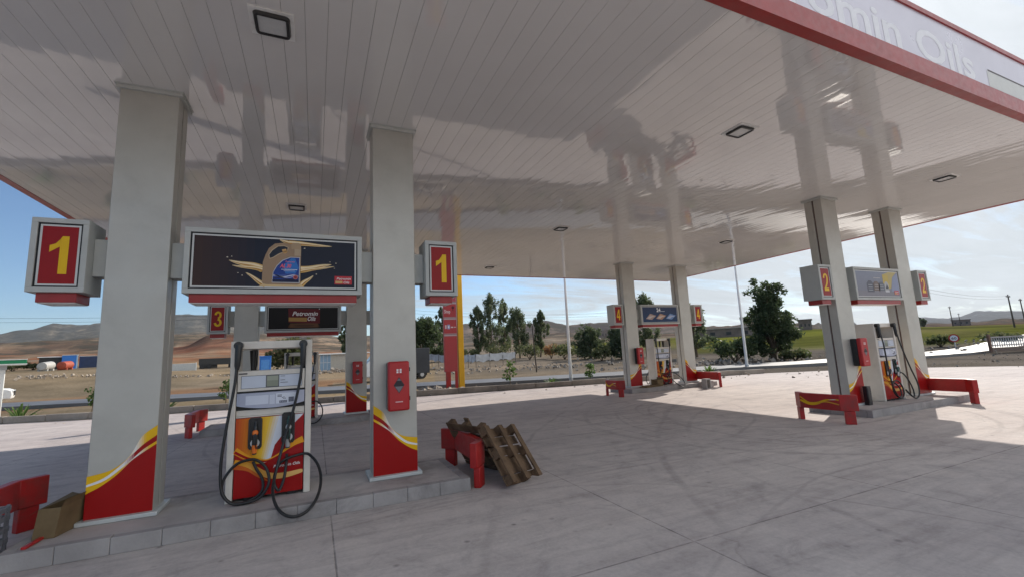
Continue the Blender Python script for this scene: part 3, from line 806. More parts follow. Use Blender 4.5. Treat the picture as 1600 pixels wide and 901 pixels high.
        pr.stroke(cv([(0, .58), (.18, .49), (.38, .43), (.5, .43), (.7, .50), (.85, .56), (1, .575)]), lambda t: .03 - .015 * math.sin(t * math.pi), RED, 5)
        pr.stroke(cv([(0, .46), (.2, .40), (.4, .28), (.55, .225), (.75, .215), (1, .245)]), lambda t: .06 * (1 - t) ** .5 * (.3 + t) + .028, lambda t: lerp(GOLD, (.80, .50, .18), t), 4)
        pr.stroke(cv([(0, .42), (.2, .36), (.35, .25), (.5, .16)]), lambda t: .09 * (1 - t) + .004, (.60, .13, .02), 3)
        pr.text('Petromin Oils', U(.56), V(.325), .042, WHT, 6, .25, .0006, .275, rot=R(2))
    pr = Print((0, .005, 0), (1, 0, 0), (0, 0, 1), (0, -1, 0)); door_art(pr); pr.build('door_print', PRINT, dr, smooth=False, **L)
    pr = Print((0, d - .005, 0), (-1, 0, 0), (0, 0, 1), (0, 1, 0)); door_art(pr); pr.build('door_print', PRINT, dr, smooth=False, **L)
    for a in (-.24, .19):
        for yy in (.03, d - .12): g = MB(); g.box(a, yy, 0, a + .09, yy + .09, .035); g.build('foot', BLACKP, t, **L)
    # nozzle boots
    for a, z0, col in ((-.15, .545, 'L'), (.183, .575, 'R')):
        g = MB(); w2, z1 = .068, z0 + .345
        out = [(a - w2 + .015, z0), (a + w2 - .015, z0), (a + w2, z0 + .025), (a + w2, z1 - .02), (a + w2 - .02, z1), (a - w2 + .02, z1), (a - w2, z1 - .02), (a - w2, z0 + .025)]
        inn = [(a + (u - a) * .78, (z0 + z1) / 2 + (v - (z0 + z1) / 2) * .9) for u, v in out]
        k0 = len(g.v); g.v += [(u, .0, v) for u, v in out] + [(u, -.016, v) for u, v in out] + [(u, -.016, v) for u, v in inn] + [(u, .0005, v) for u, v in inn]
        for l in range(3):
            for i in range(8): j = (i + 1) % 8; g.f.append((k0 + l * 8 + i, k0 + l * 8 + j, k0 + l * 8 + 8 + j, k0 + l * 8 + 8 + i)); g.c.append(None)
        g.poly([(u, -.0005, v) for u, v in inn])
        bt = g.build('nozzle_boot', BLACKP, t, **L)
        g = MB(); g.tube([(a, -.008, z0 + .065), (a, -.004, z0 + .065)], .046, 20); g.build('scuff_disc', STEEL, bt, **L)
        g = MB()
        g.tube(smooth_path([(a, -.035, z0 - .05), (a, -.045, z0 + .05), (a + .004, -.045, z0 + .15), (a + .004, -.030, z0 + .23), (a + .004, -.012, z0 + .30)]), [.022] * 6 + [.026] * 8 + [.020] * 7 + [.013] * 4, 12)
        nz = g.build('nozzle', BLACKP if col == 'L' else GREENP, t, **L)
        g = MB(); g.tube([(a, -.036, z0 - .035), (a, -.045, z0 + .055)], [.0245, .0265], 12); g.ball((a + .004, -.045, z0 + .18), .032, 12, (1, .8, 1.1)); g.build('sleeve', ORANGE if col == 'L' else STEEL, nz, **L)
        g = MB(); g.tube(smooth_path([(a + .02, -.06, z0 + .01), (a + .012, -.085, z0 + .07), (a + .006, -.075, z0 + .15), (a + .004, -.05, z0 + .19)]), .006, 6); g.build('trigger_guard', BLACKP, nz, **L)
    # hoses and swivels, front and back
    for pth, a in zip(hoses, (-.34, .325)):
        g = MB(); g.tube(smooth_path(pth, 7), .0155, 9); hs = g.build('hose', BLACKR, t, **L)
        g = MB(); g.cyl((a, .004, 1.705), (a, -.075, 1.705), .046, 18); g.tube([(a, -.05, 1.71), (a, -.06, 1.60), (a - .003, -.064, 1.48), (a - .004, -.066, 1.43)], [.034, .034, .030, .018], 12); g.build('swivel', BLACKP, hs, **L)
    for a in (-.23, .325):
        g = MB(); g.tube(smooth_path([(a, d + .06, 1.66), (a, d + .09, 1.2), (a - .05, d + .12, .6), (a - .02, d + .16, .12), (a - .1, d + .2, .03), (a - .2, d + .14, .25), (a - .12, d + .06, .5)]), .0155, 8); hs = g.build('hose', BLACKR, t, **L)
        g = MB(); g.cyl((a, d - .004, 1.70), (a, d + .06, 1.70), .036, 16); g.tube([(a, d + .05, 1.71), (a, d + .06, 1.60), (a, d + .064, 1.48), (a, d + .066, 1.43)], [.034, .034, .030, .018], 12); g.build('swivel', BLACKP, hs, **L)
        g = MB(); g.tube([(a, .3, 1.655), (a, .3, 1.55), (a, .3, 1.415)], [.038, .032, .022], 12); g.build('hose_sleeve', BLACKP, t, **L)
    return t
mat_keypad = mat('grey_blue_keypad', (.40, .42, .52), .4, 0, .05, 3)
fuel_pump(1, 'nearest fuel pump with orange nozzle sleeve and two coiled black hoses', (HL, HR))
fuel_pump(2, 'fuel pump on the right-hand island, cream side towards us, hose looped wide', (HL2, HR2))
fuel_pump(3, 'fuel pump mostly hidden behind the nearest pump, below the board with red emblem', (HL, HR))
fuel_pump(4, 'small far fuel pump between the number 4 columns, hoses crossing its front', (HL2, HL2 and HR))

# ------------------------------------------------------------------ fire cabinets on columns
def cabinet(k, right, label):
    xa, y = ISL[k]; x = (xa + SP + .012) if right else (xa + .13)
    t = thing('extinguisher_cabinet', label, 'fire cabinet', (x, y, .98), 'red fire cabinets on the columns')
    L = dict(local=True)
    g = MB(); g.box(-.125, -.125, .01, .125, -.003, .60); g.build('back_box', BLACKP, t, .012, **L)
    g = MB(); g.box(-.132, -.215, 0, .132, -.126, .61)
    dr = g.build('door', mat_ext, t, .022, **L)
    pr = Print((0, -.2165, 0), (1, 0, 0), (0, 0, 1), (0, -1, 0))
    pr.fill([(0, .215), (.066, .315), (0, .415), (-.066, .315)], (.04, .035, .04), 1); pr.fill([(-.05, .30), (.05, .30), (0, .225)], (.20, .19, .20), 2); pr.fill([(-.03, .37), (.03, .37), (.0, .40)], (.16, .15, .16), 2)
    pr.rect(-.052, .44, .052, .445, (.30, .01, .015), 1)
    for a in (-.03, .008): pr.rect(a, .465, a + .024, .515, (.80, .74, .74), 1)
    pr.rect(-.03, .487, .032, .492, (.5, .02, .03), 2)
    pr.rect(-.045, .105, .045, .118, (.72, .45, .45), 1)
    pr.build('door_print', PRINT, dr, smooth=False, **L)
    g = MB()
    for z in (.12, .48): g.box(.128, -.20, z, .142, -.15, z + .05)
    g.build('hinge', BLACKP, dr, .003, **L)
    return t
mat_ext = mat('red_cabinet_plastic', (.43, .012, .014), .36, 0, .07, 5)
cabinet(1, True, 'largest red fire cabinet, on the nearest column right of the fuel pump')
cabinet(2, False, 'red fire cabinet with black back on the left column of the right-hand island')
cabinet(3, True, 'small red fire cabinet on the column seen between the two nearest columns')
cabinet(4, False, 'small red fire cabinet on the far left number 4 column')

# ------------------------------------------------------------------ bumpers
def bumper(x, yc, outer, hl, label, wave=True):
    """C-shaped guard; outer = +1 faces +x, -1 faces -x; wings fold 45 degrees to the other side"""
    t = thing('guard_bumper', label, 'guard bumper', (x, yc, 0), 'red guard bumpers at the island ends')
    L = dict(local=True); s = outer; th = .095; z0, z1 = .245, .54
    O = [(-s * .19, -hl), (0, -hl + .22), (0, hl - .22), (-s * .19, hl)]
    I = [(-s * .255, -hl + .075), (-s * th, -hl + .255), (-s * th, hl - .255), (-s * .255, hl - .075)]
    g = MB(); n = 4; k = 0
    g.v = [(a, b, z0) for a, b in O] + [(a, b, z0) for a, b in I] + [(a, b, z1) for a, b in O] + [(a, b, z1) for a, b in I]
    q = []
    for i in range(3):
        q += [(i, i + 1, 5 + i, 4 + i), (8 + i, 12 + i, 13 + i, 9 + i), (i, 8 + i, 9 + i, i + 1), (4 + i, 5 + i, 13 + i, 12 + i)]
    q += [(0, 4, 12, 8), (3, 11, 15, 7)]
    g.f = q; g.c = [None] * len(q)
    rl = g.build('rail', REDB, t, .010, **L)
    for e in (-1, 1):
        g = MB(); cx, cy = -s * .115, e * (hl - .135)
        a = Vector((-s * .65, e * .76, 0)); b = Vector((e * s * .76, .65, 0)) * 1
        g.obox((cx, cy, z0 / 2), a, b, (0, 0, 1), .085, .042, z0 / 2 - .001)
        g.build('leg', REDB, t, .008, **L)
    pr = Print((s * .0015, 0, 0), (0, s, 0), (0, 0, 1), (s, 0, 0)); m = hl - .23
    c1 = curve([(-m, .40), (-m * .55, .345), (-m * .1, .36), (m * .35, .43), (m * .8, .45), (m, .445)])
    c2 = curve([(-m, .47), (-m * .55, .365), (-m * .1, .365), (m * .35, .40), (m * .8, .375), (m, .36)])
    pr.stroke(c1, lambda u: .035 + .02 * math.sin(u * 6), lambda u: lerp(YEL, WHT, max(0, 1 - abs(u - .75) / .1)), 1)
    pr.stroke(c2, lambda u: .022, lambda u: lerp(YEL, (.7, .3, .05), u), 2)
    pr.build('yellow_wave', PRINT, rl, smooth=False, **L)
    return t
bumper(-2.91, 6.08, -1, .76, 'red guard bumper cut off by the left edge of the photo')
bumper(2.02, 6.12, 1, .76, 'red guard bumper with wooden pallets leaning on it')
bumper(9.12, 5.73, -1, .60, 'red guard bumper with yellow wave at the left end of the right-hand island')
bumper(13.80, 5.62, 1, .62, 'rightmost red guard bumper, in sunlight')
bumper(-2.80, 13.50, -1, .74, 'red guard bumper seen just right of the nearest left column')
bumper(1.95, 13.55, 1, .74, 'red guard bumper hidden behind the column with the largest fire cabinet')
bumper(9.20, 12.62, -1, .52, 'small far red guard bumper with yellow wave, left of the number 4 columns')
bumper(14.0, 12.9, 1, .80, 'small far red guard bumper right of the number 4 columns, in sunlight')

# ------------------------------------------------------------------ pallets
def pallet(o, f1, f2, w, l, label, seed, extra=0.):
    """o bottom-left corner of the outer face, f1 across, f2 up the slope"""
    rnd = random.Random(seed)
    f1, f2 = Vector(f1).normalized(), Vector(f2).normalized(); n = f1.cross(f2).normalized()   # points at the viewer side
    o = Vector(o)
    t = thing('wooden_pallet', label, 'pallet', tuple(o), 'wooden pallets leaning on a bumper')
    def bar(u0, u1, v0, v1, d0, d1, g):
        c = o + f1 * (u0 + u1) / 2 + f2 * (v0 + v1) / 2 - n * (d0 + d1) / 2
        g.obox(c, f1, f2, n, abs(u1 - u0) / 2, abs(v1 - v0) / 2, abs(d1 - d0) / 2)
    for i, u in enumerate((.0, w / 2 - .05, w - .10)):
        g = MB(); bar(u, u + .10, 0, l + (extra if i == 1 else 0), .0, .022, g); g.build('face_board', WOOD, t, .003)
    for v in (.0, l / 2 - .05, l - .11):
        for u in (.0, w / 2 - .05, w - .10):
            g = MB(); bar(u, u + .10, v, v + .11, .0225, .095, g); g.build('block', WOOD, t, .003)
    nb = 6
    for i in range(nb):
        v = (l - .118) * i / (nb - 1); g = MB(); dv = rnd.uniform(-.008, .008)
        bar(-.01, w + .01, v + dv, v + .118 + dv, .0955, .115, g); g.build('slat', WOOD, t, .003)
    return t
A = Vector((2.20, 5.09, .10)); B = Vector((2.82, 5.535, .0)); T = Vector((2.0, 5.50, .714))
f1 = (B - A); f2 = (T - A); f2 = f2 - f1 * (f1.dot(f2) / f1.length_squared)
pallet(A, f1, f2, .77, .78, 'dark wooden pallet leaning in front, its boards towards us', 2)
A2 = Vector((2.53, 6.02, .005)); f1b = Vector((-.35, .93, 0)); f2b = Vector((-.36, -.135, .67))
f2b = f2b - f1b * (f1b.dot(f2b) / f1b.length_squared)
pallet(A2, f1b, f2b, .78, .80, 'wooden pallet behind, wedged between the red bumper and the front pallet', 5, .05)

# ------------------------------------------------------------------ odds and ends on the forecourt
def open_box(name, label, cat, o, ex, ey, hz, th, m, lean=(0, 0), group=None):
    t = thing(name, label, cat, o, group)
    ex, ey = Vector(ex), Vector(ey); o = Vector(o); up = Vector((lean[0], lean[1], hz))
    g = MB(); nx, ny = ex.normalized(), ey.normalized()
    def wall(p, a, b): g.hexa([p, p + a, p + a + b, p + b, p + up, p + a + up, p + a + b + up, p + b + up])
    wall(o, ex, ny * th); wall(o + ey - ny * th, ex, ny * th); wall(o + ny * th, nx * th, ey - ny * 2 * th); wall(o + ex - nx * th + ny * th, nx * th, ey - ny * 2 * th)
    g.hexa([o, o + ex, o + ex + ey, o + ey, o + Vector((0, 0, th)), o + ex + Vector((0, 0, th)), o + ex + ey + Vector((0, 0, th)), o + ey + Vector((0, 0, th))])
    g.build('carton_walls', m, t)
    g = MB(); p = o + up
    g.poly([p + ey * .0, p + ey, p + ey + Vector((-.06, .02, .02)), p + Vector((-.06, -.01, -.04))]); g.poly([p + ex, p + ex + ey, p + ex + ey + Vector((.03, .02, .07)), p + ex + Vector((.03, 0, .06))])
    g.build('flap', m, t)
    return t
open_box('cardboard_box', 'open brown cardboard box beside the nearest left column', 'cardboard box', (-2.325, 5.70, E_), (.165, -.02, 0), (.10, .50, 0), .26, .006, CARD, (.03, .0))
t = thing('wooden_lath', 'short red lath lying on the near island by the cardboard box', 'lath', (-2.27, 5.48, E_))
g = MB(); g.obox((-2.26, 5.58, E_ + .012), (.06, 1, 0), (1, -.06, 0), (0, 0, 1), .13, .018, .010); g.build('painted_lath', REDB, t, .002)
t = thing('plastic_crate', 'grey slatted plastic crate at the bottom left edge', 'crate', (-2.85, 5.55, 0))
g = MB(); x0, x1, y0, y1 = -3.10, -2.565, 5.52, 5.90; CR = mat('grey_crate_plastic', (.20, .20, .22), .5, 0, .2, 5)
for z in (.02, .12, .22, .32, .40):
    g.box(x0, y0, z, x1, y0 + .012, z + .045); g.box(x0, y1 - .012, z, x1, y1, z + .045); g.box(x0, y0 + .0125, z, x0 + .012, y1 - .0125, z + .045); g.box(x1 - .012, y0 + .0125, z, x1, y1 - .0125, z + .045)
cr = g.build('slatted_sides', CR, t, .003)
g = MB()
for x in (x0 + .005, x1 - .03):
    for y in (y0 + .003, y1 - .028): g = MB(); g.box(x, y, 0, x + .025, y + .025, .455); g.build('corner_post', CR, t, .002)
for i in range(1, 5):
    g = MB(); g.box(x0 + i * .1, y0 - .004, 0, x0 + i * .1 + .02, y0 - .0005, .44); g.build('rib', CR, t)
    g = MB(); g.box(x1 + .0005, y0 + i * .07, 0, x1 + .004, y0 + i * .07 + .02, .44); g.build('rib', CR, t)
g = MB(); g.box(x0 + .015, y0 + .015, .005, x1 - .015, y1 - .015, .018); g.build('base', CR, t)
# island 2: black meter box at the foot of the column
x2, y2 = ISL[2]
t = thing('meter_box', 'narrow black box against the foot of the left number 2 column', 'meter box', (x2 + .17, y2 - .09, E_))
g = MB(); g.box(x2 + .10, y2 - .14, E_, x2 + .24, y2 - .052, E_ + .40); g.build('casing', BLACKP, t, .008)
g = MB(); g.box(x2 + .115, y2 - .148, E_ + .05, x2 + .225, y2 - .141, E_ + .36); g.build('cover', BLACKP, t, .003)
# island 4: cartons and a concrete block
x4, y4 = ISL[4]
t = thing('flattened_carton', 'flattened cardboard sheets lying on the far island', 'cardboard', (x4 + .35, y4 - .32, E_))
g = MB(); g.obox((x4 + .30, y4 - .36, E_ + .02), (1, .12, 0), (-.12, 1, 0), (0, 0, 1), .36, .18, .012); g.build('sheet', CARD, t)
g = MB(); g.obox((x4 + .38, y4 - .33, E_ + .05), (1, -.2, .05), (.2, 1, 0), (0, 0, 1), .30, .15, .010); g.build('sheet', CARD, t)
open_box('small_carton', 'small square brown carton beside the flattened cardboard', 'carton', (x4 + .62, y4 - .40, E_), (.30, .03, 0), (-.03, .30, 0), .24, .006, CARD)
t = thing('concrete_post', 'short concrete post standing before the far right bumper', 'post', (13.05, 12.1, 0))
g = MB(); g.box(12.93, 12.02, 0, 13.17, 12.22, .36); g.build('post_body', KBLOCK, t, .015)
g = MB(); g.box(12.985, 12.012, .04, 13.115, 12.0195, .32); g.build('recessed_face', mat('stained_concrete', (.10, .085, .075), .9, 0, .4, 9), t)
t = thing('white_block', 'pale concrete block beside the post at the far island', 'block', (13.45, 12.45, 0))
g = MB(); g.box(13.25, 12.35, 0, 13.68, 12.58, .24); g.build('block_body', ISLM, t, .03)

# ------------------------------------------------------------------ ground
def flat(name, polys, z, m, kind='structure'):
    g = MB()
    for p in polys: g.poly([(x, y, z) for x, y in p])
    o = g.build(name, m, None, smooth=False); o['kind'] = kind; return o
flat('forecourt', [[(-60, -40), (60, -40), (36, -2), (31, 5.5), (28.4, 8.9), (26.2, 12.2), (23.6, 14.0), (20.8, 15.5), (12.5, 17.4), (3.9, 18.8), (-7.3, 20.7), (-14, 23.4), (-40, 32), (-60, 36)]], 0., CONCRETE)

# roadside kerb
t = thing('roadside_kerb', 'long weathered concrete kerb along the back of the forecourt', 'kerb', (3.9, 18.9, 0))
pl = [(-40, 32.05), (-14, 23.45), (-7.3, 20.75), (3.9, 18.85), (12.5, 17.45), (20.8, 15.55)]
g = MB()
for (a, b), (c, d) in zip(pl, pl[1:]):
    q = math.hypot(c - a, d - b); n = max(1, round(q / 1.6)); ux, uy = (c - a) / q, (d - b) / q; nx_, ny_ = -uy, ux
    for i in range(n):
        s0, s1 = q * i / n + .006, q * (i + 1) / n - .006; z = .23 + random.uniform(-.012, .012); o = random.uniform(-.01, .01)
        p = [(a + ux * s0 + nx_ * o, b + uy * s0 + ny_ * o), (a + ux * s1 + nx_ * o, b + uy * s1 + ny_ * o)]
        P = [(*p[0], 0), (*p[1], 0), (p[1][0] + nx_ * .17, p[1][1] + ny_ * .17, 0), (p[0][0] + nx_ * .17, p[0][1] + ny_ * .17, 0)]
        g.hexa(P + [(x, y, z) for x, y, _ in P])
g.build('kerb_stones', KERBM, t, .015)

# terrain ---------------------------------------------------------
AZ = [-180, -60, -26, -22, -19, -13, -10, -6, 0, 4, 12, 17.8, 20.7, 25.7, 28.6, 32.7, 37, 40, 46, 52, 58, 60, 64, 66, 68, 70, 71.6, 72.3, 73.4, 76, 90, 130, 180]
#       skyline tan(elev)
SKY = [.02, .03, .066, .083, .090, .095, .098, .092, .058, .052, .058, .069, .053, .063, .0686, .0583, .0566, .046, .036, .034, .029, .031, .0245, .026, .030, .0285, .0325, .0335, .028, .024, .03, .02, .02]
FAR = [3000, 3000, 3200, 3200, 3200, 3000, 3000, 3000, 1600, 1500, 1500, 1500, 1500, 1500, 1500, 1500, 1500, 1500, 1400, 1400, 1500, 2500, 4500, 4500, 4500, 4500, 4500, 4500, 4500, 4500, 4000, 3000, 3000]
MIDE = [.01, .02, .047, .052, .056, .060, .062, .058, .040, .036, .034, .034, .034, .036, .036, .034, .032, .028, .022, .020, .018, .016, .0125, .0122, .0120, .0118, .0112, .0110, .0106, .010, .010, .01, .01]
NEARE = [.0, .004, .016, .017, .018, .020, .022, .020, .006, .004, .000, -.001, .002, .004, .006, .008, .010, .012, .0145, .0155, .0165, .0155, .0125, .0105, .0085, .0075, .0068, .0064, .0058, .005, .004, .0, .0]
BASE = [-.016, -.014, .002, .003, .003, -.006, -.008, -.008, -.014, -.014, -.012, -.011, -.012, -.014, -.015, -.016, -.016, -.017, -.018, -.018, -.018, -.018, -.018, -.018, -.018, -.017, -.016, -.015, -.014, -.012, -.012, -.016, -.016]
def itp(xs, vs, x):
    for i in range(len(xs) - 1):
        if xs[i] <= x <= xs[i + 1]:
            t = (x - xs[i]) / (xs[i + 1] - xs[i]); t = t * t * (3 - 2 * t); return vs[i] + (vs[i + 1] - vs[i]) * t
    return vs[-1]
from mathutils import noise as mn
def fbm(x, y, o=5):
    s = 0; a = 1
    for i in range(o): s += a * mn.noise(Vector((x, y, i * 7.3))); x *= 2.03; y *= 2.03; a *= .5
    return s
CH = 1.63
azs = [-180 + i * 6 for i in range(20)] + [-60 + i * 2 for i in range(15)] + [-30 + i * .3 for i in range(360)] + [78 + i * 6 for i in range(18)]
rs = [0, 8, 16, 22, 26, 30, 35, 40, 46, 52, 60, 70, 80, 95, 115, 140, 170, 200, 230, 260, 300, 340, 380, 430, 500, 540, 580, 630, 680, 740, 800, 870, 950, 1020, 1100, 1200, 1300, 1400, 1500, 1650, 1800, 2000, 2200, 2450, 2700, 3000, 3300, 4000, 4800, 6000]
def rowprofile(az):
    sk, fr, me, ne, be = (itp(AZ, q, az) for q in (SKY, FAR, MIDE, NEARE, BASE))
    f0, f1 = (660, 920) if az < 12 else ((560, 840) if az < 50 else (600, 1200))
    fs = fr * (.86 if fr > 2000 else .80)
    return [(70, CH + be * 70), (190, CH + ne * 190), (f0, CH + (ne * .55 + me * .45) * f0), (f1, CH + me * f1), (fs, CH + me * 1.02 * fs), (fr, CH + sk * fr), (6500, CH + sk * fr * .7)]
def height(az, r, x, y):
    # nearly level ground round the forecourt, then the measured rise towards the hills
    pts = [(0, -.12), (20, -.06), (45, -.03)] + rowprofile(az)
    for (a, b), (c, d) in zip(pts, pts[1:]):
        if r <= c:
            t = (r - a) / (c - a); t2 = t * t * (3 - 2 * t) * .4 + t * .6; z = b + (d - b) * t2; break
    else: z = pts[-1][1]
    rel = max(0, min(1, (r - 200) / 800))
    z += fbm(x * .006 + 3, y * .006) * r * .006 * rel + fbm(x * .016 + 3, y * .016, 4) * min(r, 1500) * .0045 * rel
    z += abs(fbm(x * .0022 + 8, y * .0022)) * r * -.010 * rel * (1 if az < 20 else .6)
    z += fbm(x * .02, y * .02 + 9) * min(1.2, max(0, (r - 60) * .004)) * (.35 if az > 30 else 1)
    if -14.5 < az < 6 and 260 <= r <= 700:      # rounded red knoll
        g1 = math.exp(-(abs(az + 8.8) / 3.0) ** 3 - ((r - 430) / 110) ** 2)
        z += (9.0 + fbm(x * .03, y * .03) * 4.5) * g1
    if r > 6.0 and r < 60: z += fbm(x * .25, y * .25) * .05 * max(0, min(1, (r - 24) / 6))
    return z
def ground_colour(az, r, x, y):
    dirt = (.40, .31, .20); red = (.34, .14, .075); scrub = (.15, .135, .085); green = (.19, .21, .042); brown = (.19, .13, .095); pale = (.42, .34, .25); slate = (.15, .15, .135); grey = (.30, .26, .22)
    n = fbm(x * .015, y * .015, 4); n2 = fbm(x * .06 + 5, y * .06, 3)
    q = lambda a, b, v: max(0., min(1., (v - a) / (b - a)))
    if az < 14:
        c = lerp(dirt, pale, max(0, min(1, .4 + n2)))
        if 34 < r < 44 and n2 > -.1 and az < 4: c = lerp(c, (.42, .19, .09), .55)
        c = lerp(c, lerp(red, pale, max(0, min(1, .45 + n2))), q(95, 150, r))
        c = lerp(c, lerp((.17, .115, .085), (.40, .30, .21), max(0, min(1, .42 + n * 1.8))), q(480, 800, r))
        if -14.5 < az < -3 and 260 < r < 600: c = lerp(c, lerp((.17, .075, .055), (.30, .15, .10), max(0, min(1, .3 + n2))), .8)
        c = lerp(c, lerp(slate, (.30, .26, .20), max(0, min(1, .15 + n * 1.5))), q(1500, 2000, r))
    elif az < 46:
        c = lerp((.36, .29, .21), grey, max(0, min(1, .5 + n2)))
        gsel = q(88, 100, r + n * 6) * (1 - q(230, 320, r)) * q(26, 31, az)
        c = lerp(c, lerp(green, (.25, .22, .10), max(0, min(1, .3 + n2))), gsel)
        c = lerp(c, lerp(brown, (.37, .31, .24), max(0, min(1, .45 + n * 1.6))), q(260, 420, r))
        c = lerp(c, lerp((.11, .085, .078), (.24, .19, .16), max(0, min(1, .35 + n * 1.5))), q(650, 1000, r))
    else:
        c = lerp((.25, .215, .185), grey, max(0, min(1, .4 + n2)))
        gsel = q(62, 72, r + n2 * 6) * (1 - q(200, 240, r + n * 10))
        c = lerp(c, lerp(green, (.24, .21, .10), max(0, min(1, .25 + n2))), gsel)
        c = lerp(c, brown, q(205, 250, r + n * 12))
        c = lerp(c, (.15, .15, .16), q(1500, 2500, r))
    return c
g = MB(); na = len(azs); pos = {}
for i, az in enumerate(azs):
    sa, ca = math.sin(R(az)), math.cos(R(az))
    for r in rs:
        x, y = r * sa, r * ca; g.v.append((x, y, height(az, r, x, y)))
nr = len(rs); colv = []
for i, az in enumerate(azs):
    for j, r in enumerate(rs): colv.append(ground_colour(az, r, g.v[i * nr + j][0], g.v[i * nr + j][1]))
for i in range(na):
    i2 = (i + 1) % na
    for j in range(nr - 1):
        f = (i * nr + j, i2 * nr + j, i2 * nr + j + 1, i * nr + j + 1)
        if j == 0: f = (i * nr, i2 * nr + 1, i * nr + 1)
        g.f.append(f); g.c.append([colv[v] for v in f])
terr = g.build('terrain', EARTH, None); terr['kind'] = 'structure'
def gz(x, y):
    r = math.hypot(x, y); return height(math.degrees(math.atan2(x, y)), r, x, y)
def polar(az, r): return (r * math.sin(R(az)), r * math.cos(R(az)))

# road
ctr = [(-110, 74), (-60, 50), (-30, 38.5), (-13, 32.6), (-5, 29.7), (1.3, 27.3), (9, 24.2), (16, 22.1), (22, 20.9), (28, 19.2), (34, 17.9), (42, 17.2), (52, 17.4), (64, 19.5), (74, 22.0)]
P = smooth_path([(a, b, 0) for a, b in ctr], 6); g = MB()
for i, p in enumerate(P):
    q = (P[min(i + 1, len(P) - 1)] - P[max(i - 1, 0)]).normalized(); n = Vector((-q.y, q.x, 0)) * 1.7
    for s in (-1, 1):
        v = p + n * s; g.v.append((v.x, v.y, max(gz(v.x, v.y), gz(p.x, p.y), gz(p.x + n.x * .5, p.y + n.y * .5), gz(p.x - n.x * .5, p.y - n.y * .5)) + .16))
for i in range(len(P) - 1): g.f.append((2 * i, 2 * i + 1, 2 * i + 3, 2 * i + 2)); g.c.append(None)
k = len(g.v); g.v += [(x, y, z - .4) for x, y, z in g.v[:]]
for i in range(len(P) - 1):
    for s in (0, 1): g.f.append((2 * i + s, 2 * i + 2 + s, k + 2 * i + 2 + s, k + 2 * i + s)); g.c.append(None)
rd = g.build('road', ASPHALT, None); rd['kind'] = 'structure'

# ------------------------------------------------------------------ price totem, lamp posts, poles
t = thing('price_totem', 'tall red price totem with white lettering and a yellow pole beside it', 'totem sign', (6.1, 20.95, 0))
zb = gz(6.1, 20.95)
g = MB(); g.box(5.69, 20.86, .86, 6.33, 21.04, 7.2); tp = g.build('red_panel', mat_tot if False else mat('totem_red', (.42, .05, .055), .4, 0, .06, 2), t, .01)
g = MB(); g.box(5.76, 20.88, zb, 5.98, 21.02, .859); g.build('leg', REDB, t, .006)
g = MB(); g.box(6.22, 20.88, zb, 6.33, 21.02, .859); g.build('leg', REDB, t, .006)
g = MB(); g.box(6.385, 20.84, zb, 6.66, 21.06, 8.4); g.build('yellow_pole', YELLOW, t, .02)
pr = Print((5.69, 20.859, 0), (1, 0, 0), (0, 0, 1), (0, -1, 0))
for z in (2.56, 3.36, 4.12): pr.rect(.0, z, .64, z + .13, (.42, .33, .34), 1); pr.rect(0, z + .03, .64, z + .045, (.6, .5, .5), 2); pr.rect(0, z + .085, .64, z + .10, (.2, .05, .06), 2)
pr.rect(.0, 4.28, .60, 5.2, (.46, .10, .13), 1)
pr.text('Services', .04, 4.42, .20, (.80, .74, .74), 3, 0, .002, .50)
pr.text('Shop', .03, 3.68, .24, (.80, .76, .76), 3, 0, .002, .30)
pr.disc(.47, 3.95, .075, (.12, .03, .04), 3, 14); pr.rect(.455, 3.78, .485, 3.90, (.12, .03, .04), 3)
pr.rect(.05, 2.92, .13, 3.10, (.62, .52, .55), 3); pr.rect(.17, 2.90, .30, 3.12, (.35, .38, .62), 3); pr.rect(.20, 2.96, .27, 3.06, (.8, .8, .82), 4); pr.rect(.34, 2.96, .46, 3.02, (.7, .6, .6), 3); pr.rect(.50, 2.97, .60, 3.01, (.7, .6, .6), 3)
pr.build('panel_print', PRINTM, tp, smooth=False)

def lamp_post(x, y, lean, label):
    z = gz(x, y) + .02; t = thing('lamp_post', label, 'lamp post', (x, y, z), 'white lamp posts along the kerb'); L = dict(local=True)
    g = MB(); g.tube([(0, 0, 0), (0, 0, 1.2), (0, 0, 7.6)], [.085, .08, .045], 12); g.build('pole', WHITEP, t, **L)
    g = MB(); g.box(-.17, -.17, 0, .17, .17, .025); g.cyl((0, 0, .02), (0, 0, .26), .11, 12); g.build('base_plate', STEEL, t, **L)
    g = MB(); g.tube([(0, 0, 7.55), (-.1, -.5, 7.8), (-.15, -1.0, 7.85)], .035, 8); g.obox((-.19, -1.25, 7.84), (.15, 1, 0), (1, -.15, 0), (0, 0, 1), .30, .11, .04); g.build('lamp_arm', STEEL, t, **L)
    return t
lamp_post(12.15, 20.05, 0, 'slim pale lamp post left of the number 4 island')
lamp_post(24.0, 19.05, 0, 'slim pale lamp post in front of the big dark tree')

